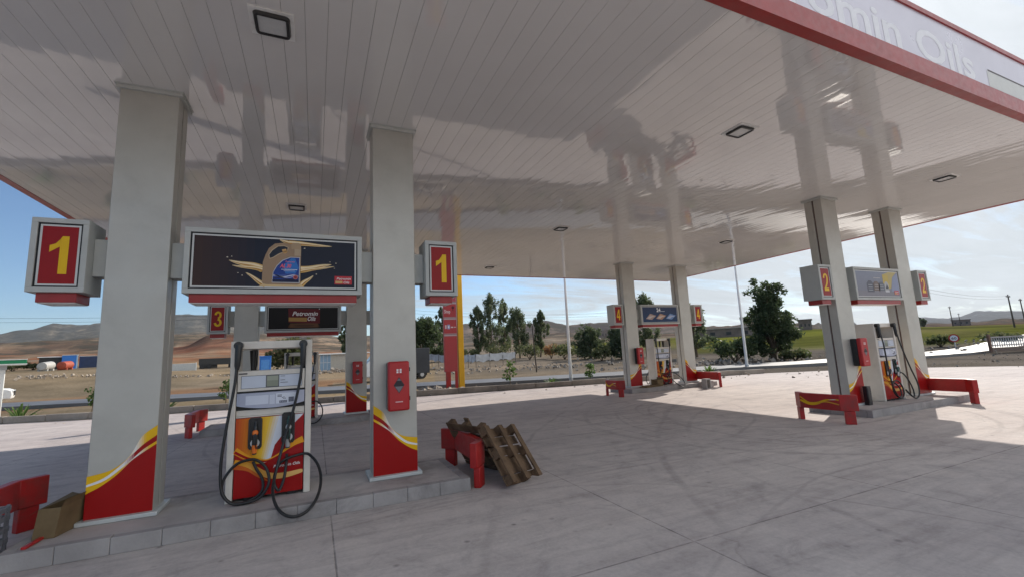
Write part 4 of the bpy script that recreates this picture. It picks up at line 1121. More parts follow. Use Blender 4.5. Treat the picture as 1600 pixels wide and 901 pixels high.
def pole(x, y, h, label, tilt=0., arm=True, r=.11):
    z = gz(x, y) - .1; t = thing('utility_pole', label, 'utility pole', (x, y, z), 'utility poles in the distance'); L = dict(local=True)
    g = MB(); g.tube([(0, 0, 0), (tilt * h, 0, h)], [r, r * .65], 8); g.build('pole_shaft', WOODPOLE, t, **L)
    if arm:
        g = MB(); g.box(tilt * h - .9, -.05, h - .55, tilt * h + .9, .05, h - .42); g.build('crossarm', WOODPOLE, t, **L)
        g = MB()
        for a in (-.8, 0, .8): g.cyl((tilt * h + a, 0, h - .42), (tilt * h + a, 0, h - .22), .06, 6)
        g.build('insulators', WOODPOLE, t, **L)
    return (x + tilt * h, y, z + h - .3)
p1 = pole(16.45, 32.4, 3.9, 'thin dark leaning post behind the road among the tall trees', -.05, False, .06)
rp = []
for az, r, h, l in ((72.66, 140, 7.0, 'tallest distant utility pole on the right, nearest of the row'), (73.3, 175, 6.8, 'distant utility pole at the right edge of the photo'),
                    (68.95, 210, 6.8, 'leftmost distant utility pole beyond the green field'), (69.45, 300, 6.0, 'smallest utility pole beyond the green field')):
    rp.append(pole(*polar(az, r), h, l, -.02, True, .16))
def wire(a, b, sag, label):
    a, b = Vector(a), Vector(b); g = MB()
    for dz in (0, -.5):
        P = [a.lerp(b, i / 24) - Vector((0, 0, sag * 4 * (i / 24) * (1 - i / 24) - dz)) for i in range(25)]
        g.tube(P, .018, 4)
    tag(g.build('overhead_wire', BLACKR, None), label, 'power line', 'overhead power lines')
wire(rp[0], (52, 28, 9.0), 1.2, 'power line running left from the tallest pole at right')
wire((-60, 75, 9.5), (10, 72, 9.6), 1.0, 'power lines crossing the blue sky at far left')
wire((10, 72, 9.6), (62, 60, 8.6), 1.4, 'power lines crossing the sky behind the tall trees')

t = thing('speed_sign', 'round red-rimmed road sign at the edge of the green field', 'road sign', (48.9, 18.9, 0))
x, y = polar(68.85, 52); z = gz(x, y); ORG[t.name] = Vector((x, y, z)); t.location = (x, y, z)
g = MB(); g.cyl((x, y, z), (x, y, z + 1.0), .04, 8); g.build('post', STEEL, t)
dv = Vector((-x, -y, 0)).normalized(); c = Vector((x, y, z + 1.05)) + dv * .05; sd = Vector((0, 0, 1)).cross(dv)
g = MB(); g.cyl(c - dv * .02, c, .33, 24); g.build('plate', STEEL, t)
pr = Print(c + dv * .004, sd, (0, 0, 1), dv); pr.disc(0, 0, .33, (.45, .03, .03), 1, 24); pr.disc(0, 0, .24, (.78, .78, .76), 3, 24); pr.text('60', -.15, -.10, .27, (.05, .05, .05), 5, 0, .004, .30); pr.build('plate_print', PRINTM, t, smooth=False)

t = thing('road_barrier', 'low white slatted barrier beside the bright road at right edge', 'barrier', (44.5, 14.4, 0))
ORG[t.name] = Vector((44.5, 14.4, 0))
a, b = Vector((43.3, 14.9, 0)), Vector((49.5, 12.9, 0)); z = max(gz(a.x, a.y), gz(b.x, b.y)); g = MB(); u = (b - a).normalized(); n = Vector((-u.y, u.x, 0)); Lb = (b - a).length
g.obox((a + b) / 2 + Vector((0, 0, z + .95)), u, n, (0, 0, 1), Lb / 2, .04, .05); g.obox((a + b) / 2 + Vector((0, 0, z + .40)), u, n, (0, 0, 1), Lb / 2, .04, .04)
g.build('rails', ISLM, t)
g = MB()
for i in range(34): g.obox(a + u * (Lb * (i + .5) / 34) + n * .045 + Vector((0, 0, z + .62)), u, n, (0, 0, 1), .045, .004, .36)
g.build('slats', CLOTH, t)
g = MB(); g.obox(a + Vector((0, 0, z + .55)), u, n, (0, 0, 1), .07, .07, .62); g.build('end_post', mat('brown_post', (.22, .12, .08), .8), t)
g = MB(); g.obox((a + b) / 2 + Vector((0, 0, z + .1)), u, n, (0, 0, 1), Lb / 2, .1, .14); g.build('plinth', mat('brown_plinth', (.2, .14, .11), .9), t)

# ------------------------------------------------------------------ vegetation
def leaves(g, c, rad, n, size, cols, rnd, squash=1., hollow=.35):
    for _ in range(n):
        while True:
            v = Vector((rnd.gauss(0, .48), rnd.gauss(0, .48), rnd.gauss(0, .48)))
            if hollow < v.length < 1.25: break
        p = Vector(c) + Vector((v.x * rad[0], v.y * rad[1], v.z * rad[2]))
        a = Vector((rnd.gauss(0, 1), rnd.gauss(0, 1), rnd.gauss(0, .7))).normalized(); b = a.orthogonal().normalized()
        b = (Matrix.Rotation(rnd.uniform(0, 6.28), 3, a) @ b); d = a.cross(b)
        s = size * rnd.uniform(.6, 1.3); col = lerp(*rnd.choice(cols), rnd.random())
        g.poly([p - b * s, p + d * s * .5 + a * s * .15, p + b * s, p - d * s * .5 - a * s * .1], col)
GR1 = [((.095, .125, .06), (.15, .18, .09)), ((.13, .15, .075), (.21, .22, .125)), ((.07, .095, .05), (.11, .135, .07))]
GR2 = [((.052, .078, .034), (.088, .118, .05)), ((.065, .095, .04), (.12, .148, .064)), ((.04, .06, .028), (.07, .095, .04))]
GR3 = [((.10, .11, .045), (.17, .17, .08)), ((.06, .08, .03), (.11, .13, .05))]
GRM = [GR1[2], GR2[1], GR1[0]]
def tree(name, label, x, y, h, spread, kind, seed, trunk_r=.14, group=None, cat='tree', n=2600, leaf=.26, cols=GR1, base=.12):
    rnd = random.Random(seed); z0 = gz(x, y) - .05
    t = thing(name, label, cat, (x, y, z0), group); L = dict(local=True)
    tr = MB(); cr = MB(); tips = []
    lean = Vector((rnd.uniform(-.04, .04), rnd.uniform(-.04, .04), 1))
    top = lean * h * .92
    if kind == 'tall':
        P = [lean * (h * .92 * i / 8) + Vector((rnd.uniform(-.1, .1), rnd.uniform(-.1, .1), 0)) * (i > 0) for i in range(9)]
        tr.tube(P, [trunk_r * (1 - .85 * i / 8) for i in range(9)], 7)
        nb = 40
        for i in range(nb):
            f = base + (1 - base) * (i + .5) / nb; prof = (math.sin(math.pi * min(1, (f - base) / (1 - base) * .80 + .17)) ** .8)
            a = i * 2.4 + rnd.uniform(-.5, .5); q = lean * (h * .92 * f * .93); ln = spread * prof * rnd.uniform(.35, 1.15)
            tip = q + Vector((math.cos(a), math.sin(a), rnd.uniform(.5, 1.1))) * ln
            tr.tube([q, (q + tip) / 2 + Vector((0, 0, -.05)), tip], [trunk_r * .26 * (1.1 - f), trunk_r * .16 * (1.1 - f), .012], 5)
            tips += [(tip, spread * .26 * rnd.uniform(.5, 1.25)), ((q + tip) / 2, spread * .20 * rnd.uniform(.3, 1.1))]
        tips.append((top, spread * .22))
    else:
        P = [lean * (h * .4 * i / 4) for i in range(5)]; tr.tube(P, [trunk_r * (1 - .1 * i) for i in range(5)], 8)
        nb = 15
        for i in range(nb):
            a = i * 2.399 + rnd.uniform(-.3, .3); f = (i + .5) / nb
            st = lean * (h * (base + .28 * f)); el = .15 + 1.3 * f
            tip = st + Vector((math.cos(a) * math.cos(el) * spread, math.sin(a) * math.cos(el) * spread, math.sin(el) * (h * .94 - st.z))) * rnd.uniform(.72, 1.02)
            mid = st.lerp(tip, .5) + Vector((rnd.uniform(-.2, .2), rnd.uniform(-.2, .2), .25))
            tr.tube(smooth_path([st, mid, tip], 3), [trunk_r * q_ for q_ in (.5, .43, .36, .28, .2, .13, .06)], 5)
            R0 = spread * .40
            if base < .05: tips.append((Vector((math.cos(a + 1) * spread * .55, math.sin(a + 1) * spread * .55, h * (.10 + .42 * f))), R0 * rnd.uniform(.6, 1.)))
            tips += [(tip, R0 * rnd.uniform(.55, 1.0)), (mid.lerp(tip, .4), R0 * rnd.uniform(.6, 1.)), (mid, R0 * rnd.uniform(.4, .8))]
            for _ in range(2):
                s2 = tip + Vector((rnd.gauss(0, 1), rnd.gauss(0, 1), rnd.gauss(0, .8))) * spread * .22
                tr.tube([mid.lerp(tip, .6), s2], [trunk_r * .12, .01], 4); tips.append((s2, R0 * rnd.uniform(.3, .55)))
    tot = sum(r ** 2 for _, r in tips)
    for p, r in tips:
        cc = [cols[rnd.randrange(len(cols))], cols[0]]
        m = int(n * r * r / tot) + 4
        leaves(cr, p, (r * .8, r * .8, r * 1.5) if kind == 'tall' else (r, r, r * .8), m, leaf, cc, rnd, hollow=.0)
    tr.build('trunk', TRUNK, t, **L); cr.build('crown', LEAF, t, smooth=False, **L)
    return t
def at(az, r): return polar(az, r)
GT = 'tall thin trees beyond the road'
for az, r, h, s, sd, l in ((19.6, 74, 9.3, 1.5, 11, 'tall thin tree, leftmost of the group beside the yellow pole'), (21.3, 76, 11.9, 2.3, 12, 'tallest thin grey-green tree of the group beside the yellow pole'),
                           (23.1, 80, 11.2, 1.5, 13, 'tall thin tree just right of the tallest one, with bare lower stem'), (24.9, 72, 8.4, 2.0, 14, 'rounder tall tree at the right of the group of thin trees'),
                           (27.5, 74, 8.2, 1.35, 15, 'single thin tree behind the dark leaning post'), (40.8, 60, 8.6, 1.8, 16, 'tall thin tree seen just above the board with three cards'),
                           (9.4, 70, 8.6, 2.2, 17, 'tall tree partly hidden behind the nearest column with fire cabinet'), (15.1, 78, 9.9, 1.3, 18, 'narrow tree tip just left of the red totem'),
                           (3.6, 66, 7.0, 1.3, 19, 'slender tree right behind the column with small fire cabinet'), (46.4, 56, 6.2, 1.5, 36, 'slender tree beside the right number 4 sign')):
    tree('tall_tree', l, *at(az, r), h, s, 'tall', sd, .16, GT, n=5200, leaf=.155, base=.14)
tree('leafy_tree', 'dense round dark green tree left of the red totem', *at(12.9, 66), 7.2, 2.7, 'round', 21, .22, None, n=9000, leaf=.19, cols=GR2, base=.1)
tree('big_tree', 'big dark spreading tree with sky showing through, behind the right lamp post', *at(54.3, 43), 6.9, 2.05, 'round', 29, .24, None, n=14000, leaf=.125, cols=GR2, base=.03)
tree('leafy_tree', 'low dark green tree behind the left lamp post', *at(33.9, 60), 4.6, 2.1, 'round', 23, .16, None, n=4600, leaf=.16, cols=GRM, base=.02)
tree('leafy_tree', 'dark green tree left of the far left number 4 column', *at(37.7, 56), 4.3, 1.9, 'round', 24, .16, None, n=4600, leaf=.16, cols=GRM, base=.02)
tree('leafy_tree', 'small scrubby tree seen under the oil jug board at centre left', *at(-2.6, 62), 4.2, 2.6, 'round', 25, .14, None, n=2200, leaf=.26, cols=GR3, base=.05)
def bush(label, az, r, w, h, seed, cols=GR3, n=700, leaf=.17):
    x, y = at(az, r); z = gz(x, y) - .05; rnd = random.Random(seed)
    t = thing('bush', label, 'bush', (x, y, z), 'scrubby bushes beyond the road'); L = dict(local=True)
    st = MB(); cr = MB()
    for i in range(7):
        a = i * .9 + rnd.random(); tip = Vector((math.cos(a) * w * .55, math.sin(a) * w * .55, h * rnd.uniform(.5, .85)))
        st.tube([(0, 0, 0), tip * .5 + Vector((0, 0, .1)), tip], [.04, .03, .01], 5); leaves(cr, tip, (w * .42, w * .42, h * .36), n // 7, leaf, cols, rnd, hollow=.1)
    st.build('stems', TRUNK, t, **L); cr.build('foliage', LEAF, t, smooth=False, **L)
for a in (('olive bush at the foot of the big dark tree', 50.4, 41, 1.9, 1.7, 1, GR2, 1300), ('dry bush left of the low dark tree, below the hill', 30.6, 62, 1.9, 2.0, 2), ('reddish dry bush below the thin single tree', 28.9, 66, 1.3, 1.8, 3, [((.25, .12, .05), (.32, .18, .08))]),
          ('green bush right of the group of thin trees', 26.1, 64, 1.9, 2.1, 4), ('low bush between the trees and the left lamp post', 32.2, 70, 1.6, 1.7, 5), ('sparse bush at the base of the tallest thin tree', 22.1, 66, 2.6, 2.2, 6),
          ('low scrub at the left of the thin trees, beside the yellow pole', 18.2, 66, 2.0, 1.9, 7), ('pale bush in front of the dark tree by the number 4 island', 35.2, 54, 1.3, 1.7, 8), ('dry bush on the field edge below the road sign', 67.9, 60, 1.6, 1.0, 9), ('low scrub at the right edge of the green field', 71.6, 62, 2.0, 1.0, 10),
          ('small round bush on the slope right of the number 4 island', 48.0, 105, 1.7, 1.6, 11, GR2), ('olive scrub left of the grey slab on the brown lot', -23.1, 98, 1.6, .9, 12), ('low olive scrub left of the white tank', -24.3, 98, 2.0, 1.2, 13), ('dry scrub beside the big tree on the right', 56.3, 42, 1.2, .8, 14)): bush(*a)

def seedling(x, y, h, label, seed):
    rnd = random.Random(seed); z = gz(x, y); t = thing('young_tree', label, 'young tree', (x, y, z), 'young trees planted along the kerb'); L = dict(local=True)
    st = MB(); cr = MB(); st.tube([(0, 0, 0), (.03, 0, h * .5), (-.02, 0, h)], [.018, .014, .006], 6)
    for i in range(16):
        a = rnd.uniform(0, 6.28); f = rnd.uniform(.3, 1); p = Vector((0, 0, h * f)); tip = p + Vector((math.cos(a), math.sin(a), .5)) * h * .22 * (1.2 - f * .7)
        st.tube([p, tip], [.006, .003], 4); leaves(cr, tip, (.14, .14, .14), 10, .075, [((.05, .10, .025), (.12, .19, .05))], rnd, hollow=.0)
    st.build('stem', TRUNK, t, **L); cr.build('foliage', LEAF, t, smooth=False, **L)
seedling(8.45, 19.5, 1.15, 'young leafy tree right of the yellow pole', 1); seedling(12.75, 19.2, .85, 'smaller young tree left of the number 4 island', 2)
seedling(-3.25, 21.2, 1.05, 'young tree beside the left post of the nearest fuel pump', 3); seedling(-8.3, 23.9, 1.0, 'young tree left of the nearest left column', 4)
def agave(x, y, h, w, label, seed):
    rnd = random.Random(seed); z = gz(x, y); t = thing('spiky_plant', label, 'plant', (x, y, z), 'spiky palm-like plants along the kerb'); g = MB()
    for i in range(46):
        a = i * 2.4 + rnd.uniform(-.3, .3); el = rnd.uniform(.25, 1.35); ln = (h if el > .8 else w) * rnd.uniform(.7, 1.05)
        d = Vector((math.cos(a) * math.cos(el), math.sin(a) * math.cos(el), math.sin(el))); sd = Vector((-math.sin(a), math.cos(a), 0)) * .028; col = lerp((.06, .12, .03), (.17, .25, .07), rnd.random())
        q0, q1, q2, q3 = d * .02, d * ln * .45, d * ln * .8 - Vector((0, 0, .05 * ln)), d * ln - Vector((0, 0, .22 * ln))
        g.poly([q0 - sd, q0 + sd, q1 + sd * 1.3, q1 - sd * 1.3], col); g.poly([q1 - sd * 1.3, q1 + sd * 1.3, q2 + sd * .8, q2 - sd * .8], col); g.poly([q2 - sd * .8, q2 + sd * .8, q3], col)
    g.build('leaves', LEAF, t, smooth=False, local=True)
agave(10.3, 18.75, .60, .75, 'spiky plant between the two young trees right of the yellow pole', 1); agave(19.4, 17.75, .75, .75, 'spiky plant above the far right red bumper', 2)
agave(-5.3, 21.6, .75, .8, 'spiky plant beside the nearest left column', 3); agave(-10.0, 22.9, .95, .95, 'large spiky plant at the left edge by the green-roofed kiosk', 4)

# ------------------------------------------------------------------ things across the road
def wheelset(t, pts, r, w, ax=(0, 1, 0)):
    for p in pts:
        p = Vector(p); a = Vector(ax) * w / 2; g = MB(); g.cyl(p - a, p + a, r, 16); wh = g.build('wheel', TYRE, t)
        g = MB(); g.cyl(p - a * 1.05, p + a * 1.05, r * .5, 10); g.build('rim', STEEL, wh)
# lorry: white cab left, dark box body right, parked along the road
xa, ya = polar(6.2, 35.5); xb, yb = polar(13.0, 36.3); u = Vector((xb - xa, yb - ya, 0)).normalized(); rz = math.atan2(u.y, u.x); z = gz(xa, ya)
Lr = math.hypot(xb - xa, yb - ya) + .3
t = thing('parked_lorry', 'lorry with white cab and dark box body behind the nearest column', 'lorry', (xa, ya, z), None, rz); L = dict(local=True)
def mbl(name, m, parent, boxes, bev=.03):
    g = MB()
    for b_ in boxes: g.box(*b_)
    return g.build(name, m, parent, bev, local=True)
mbl('cargo_box', DARKG, t, [(1.6, -.95, .42, Lr - .3, .95, 2.35)], .03)
g = MB(); g.prism([(-.55, -.9, .35), (1.4, -.9, .35), (1.4, -.9, 2.15), (.35, -.9, 2.25), (-.25, -.9, 1.45), (-.55, -.9, 1.15)], (0, 1.8, 0)); cb = g.build('cab', WHITEP, t, .05, local=True)
g = MB(); g.poly([(-.22, -.75, 1.51), (.31, -.75, 2.17), (.31, .75, 2.17), (-.22, .75, 1.51)][::-1]); g.v = [(x - .02, y, z_ + .012) for x, y, z_ in g.v]; g.poly([(.1, -.906, 1.45), (.95, -.906, 1.45), (.95, -.906, 1.95), (.38, -.906, 2.0)]); g.build('window', GLASS, cb, smooth=False, local=True)
mbl('chassis', RECESS, t, [(1.4, -.5, .25, Lr - .4, .5, .419)], .01)
for x in (.4, 2.6, Lr - .9):
    for s in (-1, 1):
        g = MB(); g.cyl((x, s * .72, .32), (x, s * .94, .32), .32, 18); w_ = g.build('wheel', TYRE, t, local=True); g = MB(); g.cyl((x, s * .70, .32), (x, s * .945, .32), .15, 12); g.build('rim', STEEL, w_, local=True)

# fence with tarpaulins
fa = [polar(12.9, 60), polar(15.4, 52), polar(19.2, 50), polar(24.3, 53.5)]
FP = []; 
for (a, b), (c, d) in zip(fa, fa[1:]):
    for i in range(3 if a != fa[1][0] else 4): n_ = 3 if a != fa[1][0] else 4; FP.append((a + (c - a) * i / n_, b + (d - b) * i / n_))
FP.append(fa[-1])
t = thing('tarpaulin_fence', 'low fence of thin posts hung with silvery white tarpaulin, beyond the road', 'fence', (FP[4][0], FP[4][1], 0)); ORG[t.name] = Vector((FP[4][0], FP[4][1], 0))
for x, y in FP:
    z = gz(x, y); g = MB(); g.cyl((x, y, z - .1), (x, y, z + 1.62), .03, 6); g.build('post', WOODPOLE, t)
g = MB(); rnd = random.Random(5)
for (a, b), (c, d) in zip(FP, FP[1:]):
    n = 8; k = len(g.v)
    for i in range(n + 1):
        f = i / n; x, y = a + (c - a) * f, b + (d - b) * f; z = gz(x, y); sag = .10 * math.sin(f * math.pi)
        for j in range(5):
            w = j / 4; g.v.append((x + rnd.uniform(-.04, .04), y + rnd.uniform(-.07, .07), z + .68 + (1.55 - .68) * w - sag * w + (.10 * math.sin(f * 9) if j == 0 else 0)))
    for i in range(n):
        for j in range(4): q = k + i * 5 + j; g.f.append((q, q + 5, q + 6, q + 1)); g.c.append(None)
g.build('tarpaulin', CLOTH, t)

# glazed hut with white roof
x, y = polar(2.2, 62); z = gz(x, y)
t = thing('site_hut', 'long low hut with white flat roof and blue glazed end, behind rubble', 'hut', (x, y, z), None, R(4)); L = dict(local=True)
mbl('wall', mat('beige_hut_wall', (.42, .38, .32), .8), t, [(-.6, -1, 0, 3.8, 1.4, 2.0)], .02)
g = MB(); g.box(-1.9, -1.0, 0, -.605, 1.4, 2.0); gl = g.build('glazed_end', mat('blue_glazing', (.22, .32, .42), .12), t, local=True)
mbl('mullions', STEEL, gl, [(-1.9 + i * .42, -1.03, 0, -1.86 + i * .42, -1.003, 2.0) for i in range(4)] + [(-1.9, -1.03, 1.0, -.61, -1.003, 1.05)], .0)
mbl('roof', WHITEP, t, [(-2.1, -1.3, 2.001, 4.1, 1.7, 2.15)], .02)

# rubble heaps and stones (uncountable)
def rubble(name, spots, seed, size=(.1, .4)):
    rnd = random.Random(seed); g = MB()
    for x, y, sx, sy, n in spots:
        for _ in range(n):
            a, b = rnd.gauss(0, 1), rnd.gauss(0, 1); px_, py_ = x + a * sx, y + b * sy; s = rnd.uniform(*size) * rnd.random() ** .5
            hh = math.exp(-(a * a + b * b) * .7) * min(sx, sy) * .35
            c = Vector((px_, py_, gz(px_, py_) + s * .25 + hh * rnd.random())); m = Matrix.Rotation(rnd.uniform(0, 6.3), 3, Vector((rnd.random(), rnd.random(), rnd.random() + .1)).normalized())
            pts = [c + m @ (Vector(v) * s * .5 * rnd.uniform(.7, 1.1)) for v in ((-1, -1, -.7), (1, -.9, -.8), (.9, 1, -.7), (-.9, .9, -.6), (-.7, -.8, .6), (.8, -.6, .7), (.6, .7, .6), (-.8, .6, .8))]
            g.hexa(pts)
    o = g.build(name, STONE, None, smooth=False); o['kind'] = 'stuff'; return o
sp = [(*polar(1.5, 57), 2.4, 1.2, 220), (*polar(3.2, 58), 1.6, 1.0, 160), (*polar(29, 48), 9, 1.6, 40), (*polar(36, 44), 6, 1.0, 60), (*polar(48, 40), 5, .7, 130), (*polar(51.5, 40), 3, .6, 60), (*polar(44, 40), 4, .7, 90), (*polar(20, 46), 5, 2.5, 60),
      (*polar(-21, 62), 8, .5, 110), (*polar(-16, 60), 5, .6, 80), (*polar(15.5, 45), 3, 1, 50), (5.0, 20.0, .9, .5, 50), (4.4, 20.6, .7, .4, 30), (*polar(70, 56), 7, 2.0, 50), (*polar(60, 44), 6, 1.0, 30), (*polar(28.0, 44), 2.5, .7, 60)]
rubble('rubble', sp, 3)
rubble('pebbles', [(24, 12.5, 3.5, 1.3, 70), (29, 9, 2, 2, 50), (18, 14.5, 3, .7, 40), (12, 17, 5, .2, 50), (0, 18.8, 6, .25, 60), (33, 12, 3, 3, 60), (-4, 20, 5, .3, 40), (10, 20.6, 8, .5, 80)], 9, (.03, .14))

def mass(name, label, cat, az, r, w, h, d, m, parts=None, rot=None, group=None):
    x, y = polar(az, r); z = gz(x, y); t = thing(name, label, cat, (x, y, z), group, -R(az) if rot is None else rot)
    return t
# containers and tanks on the left lot
t = mass('storage_shed', 'black open-fronted shed with pale roof behind the two tanks', 'shed', -22.0, 96, 3, 2.3, 3, None)
mbl('wall', RECESS, t, [(-1.4, 0, -.2, 1.3, 2.5, 1.75)]); mbl('roof', WHITEP, t, [(-1.6, -.2, 1.751, 1.5, 2.7, 1.87)])
t = mass('shipping_container', 'bright blue container at left, lit on its right edge', 'container', -20.9, 94, 3, 2, 2, None)
bd = mbl('box_body', BLUE, t, [(-.85, 0, -.2, .85, 4, 2.0)]); mbl('lit_edge_strip', mat('painted_sunlit_blue', (.35, .50, .65), .5), bd, [(.70, -.04, -.2, .86, -.003, 2.0)], 0); mbl('roof_edge', WHITEP, bd, [(-.88, -.05, 2.001, .9, 4.05, 2.07)], 0)  # pale strip paints sunlight onto the right front edge
t = mass('shipping_container', 'navy blue container between the bright blue one and the column', 'container', -19.4, 95, 3, 2, 2, None)
bd = mbl('box_body', NAVY, t, [(-1.45, 0, -.2, 1.6, 3, 1.75)])
mbl('ribs', NAVY, bd, [(-1.4 + i * .3, -.06, -.15, -1.28 + i * .3, -.001, 1.7) for i in range(10)], 0); mbl('roof_edge', WHITEP, bd, [(-1.47, -.05, 1.751, 1.62, 3.05, 1.80)], 0)
def tank(label, az, r, m, up):
    x, y = polar(az, r); z = gz(x, y); t = thing('storage_tank', label, 'tank', (x, y, z), 'cylindrical tanks on the brown lot', R(86)); g = MB(); k = .52
    g.tube([(-.95, 0, .6), (-.9, 0, .6), (.9, 0, .6 + up), (.95, 0, .6 + up)], [k * .8, k, k, k * .8], 20); g.build('shell', m, t, local=True)
    g = MB(); g.box(-.7, -.5, 0, -.5, .5, .3); g.box(.5, -.5, 0, .7, .5, .3); g.build('cradle', m, t, local=True)
tank('pale cylindrical tank lying left of the red one', -22.35, 84, TANKW, .15); tank('rust red cylindrical tank lying in front of the blue container', -21.15, 86, TANKR, .1)
t = mass('concrete_trough', 'long pale grey concrete slab lying on the brown lot', 'concrete slab', -12.6, 74, 3, 1, 1, None)
mbl('slab', mat('pale_slab', (.46, .47, .46), .8), t, [(-2.2, 0, -.1, 1.45, 1.0, .92)], .03); mbl('end_plate', WHITEP, t, [(1.451, -.05, -.1, 1.56, 1.05, .97)], 0)
t = mass('flatbed_trailer', 'long black trailer parked below the red knoll', 'trailer', -9.3, 80, 4, 1.5, 2, None)
mbl('bed', RECESS, t, [(-2.7, 0, .55, 2.2, 2.2, 1.5)], .03); mbl('undercarriage', RECESS, t, [(-2.6, .3, .1, -.4, 1.9, .549), (1.0, .3, .1, 2.1, 1.9, .549)], .03)
for x in (-2.2, -1.4, 1.5):
    g = MB(); g.cyl((x, -.02, .36), (x, .25, .36), .36, 14); g.build('wheel', TYRE, t, local=True)
t = mass('portable_cabin', 'small bright blue portable cabin seen through the gap in the nearest pump', 'cabin', -5.1, 42, 1.3, 2.3, 1.2, None)
x, y = polar(-5.1, 42)
bd = mbl('cabin_body', BLUE, t, [(-.42, 0, 0, .42, .9, 2.28)], .03); mbl('roof', BLUE, t, [(-.45, -.03, 2.281, .45, .93, 2.36)], .02); mbl('door', mat('pale_blue_door', (.08, .27, .62), .4), bd, [(-.30, -.02, .1, .30, -.002, 2.05)], .0); mbl('vent', RECESS, bd, [(.421, .35, 1.75, .43, .6, 2.1)], 0)
# green-roofed kiosk and car at left edge
x, y = polar(-24.95, 28.0); z = gz(x, y)
t = thing('roadside_kiosk', 'white kiosk wall under a thin green roof at the left edge', 'kiosk', (x, y, z), None, R(25))
mbl('wall', WHITEP, t, [(-1.2, 0, -.1, .12, 1.2, 1.95)], .02); mbl('neck', STEEL, t, [(-1.0, .2, 1.951, .15, 1.0, 2.14)], .0)
rf = mbl('roof', GREENB, t, [(-1.6, -.3, 2.19, .68, 1.5, 2.34)], .01); mbl('white_edging', WHITEP, rf, [(-1.62, -.32, 2.141, .70, 1.52, 2.189), (-1.62, -.32, 2.341, .70, 1.52, 2.37)], 0)
x, y = polar(-24.9, 42.0); z = gz(x, y)
t = thing('parked_car', 'white car half hidden behind the green-roofed kiosk', 'car', (x, y, z), None, R(20))
g = MB(); prof = [(-3.6, .30), (.55, .30), (.62, .55), (.58, .80), (.35, .92), (-.55, 1.0), (-1.15, 1.48), (-2.9, 1.50), (-3.55, 1.0)]
g.prism([(a, -.85, b) for a, b in prof], (0, 1.7, 0)); cb = g.build('body', WHITEP, t, .06, local=True)
mbl('grille', BLACKP, cb, [(.60, -.45, .50, .64, .45, .78)], 0)
g = MB(); g.poly([(-.52, -.7, 1.03), (-1.10, -.7, 1.46), (-1.10, .7, 1.46), (-.52, .7, 1.03)]); g.v = [(a + .03, b, c_ + .03) for a, b, c_ in g.v]; g.poly([(-.75, -.856, 1.0), (-1.2, -.856, 1.4), (-2.8, -.856, 1.4), (-3.2, -.856, 1.0)]); g.build('window', GLASS, cb, smooth=False, local=True)
for s in (-1, 1): mbl('headlight', LENS, cb, [(.52, s * .68 - .14, .68, .615, s * .68 + .14, .82)], .02)
for a in (-.2, -2.9):
    for s in (-1, 1):
        g = MB(); g.cyl((a, s * .68, .32), (a, s * .87, .32), .32, 18); w_ = g.build('wheel', TYRE, t, local=True); g = MB(); g.cyl((a, s * .67, .32), (a, s * .88, .32), .18, 10); g.build('rim', STEEL, w_, local=True)

# long brown wall building behind the big tree, and distant houses
x, y = polar(50.2, 150); z = gz(x, y)
t = thing('long_shed', 'long low dark brown building on the rise left of the big tree', 'building', (x, y, z), None, -R(52))
mbl('wall', WALLM, t, [(-13, 0, -1.5, 16, 8, 2.5)], 0); mbl('roof', mat('pale_roof_edge', (.36, .31, .27), .8), t, [(-13.3, -.3, 2.501, 16.3, 8.3, 2.75)], 0)
mbl('window', RECESS, t, [(-10 + i * 4.5, -.05, .6, -8.6 + i * 4.5, -.002, 1.6) for i in range(6)], 0)
for i, (az, r, w, h, l) in enumerate(((34.2, 560, 11, 9, 'brown house on the far hillside, left of the low dark trees'), (35.6, 600, 13, 10, 'brown house on the far hillside beside the left number 4 sign'), (36.5, 580, 8, 9, 'narrow brown house on the far hillside, nearest the number 4 sign'),
                                   (57.6, 190, 4, 3.2, 'small brown house on the ridge right of the big tree'), (69.5, 420, 9, 3.5, 'flat pale building on the horizon under the grey mountain'), (66.4, 400, 8, 3.2, 'low dark building on the horizon just right of the number 2 island'))):
    x, y = polar(az, r); z = gz(x, y); t = thing('distant_house', l, 'house', (x, y, z), 'houses on the horizon', -R(az))
    mbl('wall', WALLM, t, [(-w / 2, 0, -2, w / 2, w, h)], 0); mbl('roof', ROOFM, t, [(-w / 2 - .3, -.3, h + .001, w / 2 + .3, w + .3, h + .5)], 0)
    mbl('window', RECESS, t, [(-w * .35 + j * w * .3, -.06, h * .35, -w * .25 + j * w * .3, -.002, h * .65) for j in range(3)], 0)
for az, r, h, s, l in ((65.7, 330, 6.5, 1.4, 'small dark tree on the horizon right of the number 2 island'), (66.05, 320, 4.0, 1.6, 'lower dark tree on the horizon, second from the number 2 island'), (66.7, 340, 6.0, 1.5, 'dark tree on the horizon beside the low building'), (67.0, 330, 4.5, 1.6, 'rightmost of the dark trees on the horizon')):
    tree('distant_tree', l, *polar(az, r), h, s, 'tall', int(az * 10), .2, 'dark trees on the right horizon', n=300, leaf=.5, cols=GR2)

# ------------------------------------------------------------------ air
HAZE = True
if HAZE:
    m = bpy.data.materials.new('thin_haze'); nt, ns, ls = nodes_of(m)
    ns.remove(ns['Principled BSDF'])
    v = N(nt, 'ShaderNodeVolumePrincipled'); v.inputs['Color'].default_value = (.80, .88, 1., 1); v.inputs['Density'].default_value = .00005; v.inputs['Anisotropy'].default_value = .25
    ls.new(v.outputs[0], ns['Material Output'].inputs['Volume'])
    g = MB(); g.box(-7000, -7000, -60, 7000, 7000, 520); hz = g.build('haze', m, None, smooth=False); hz['kind'] = 'stuff'

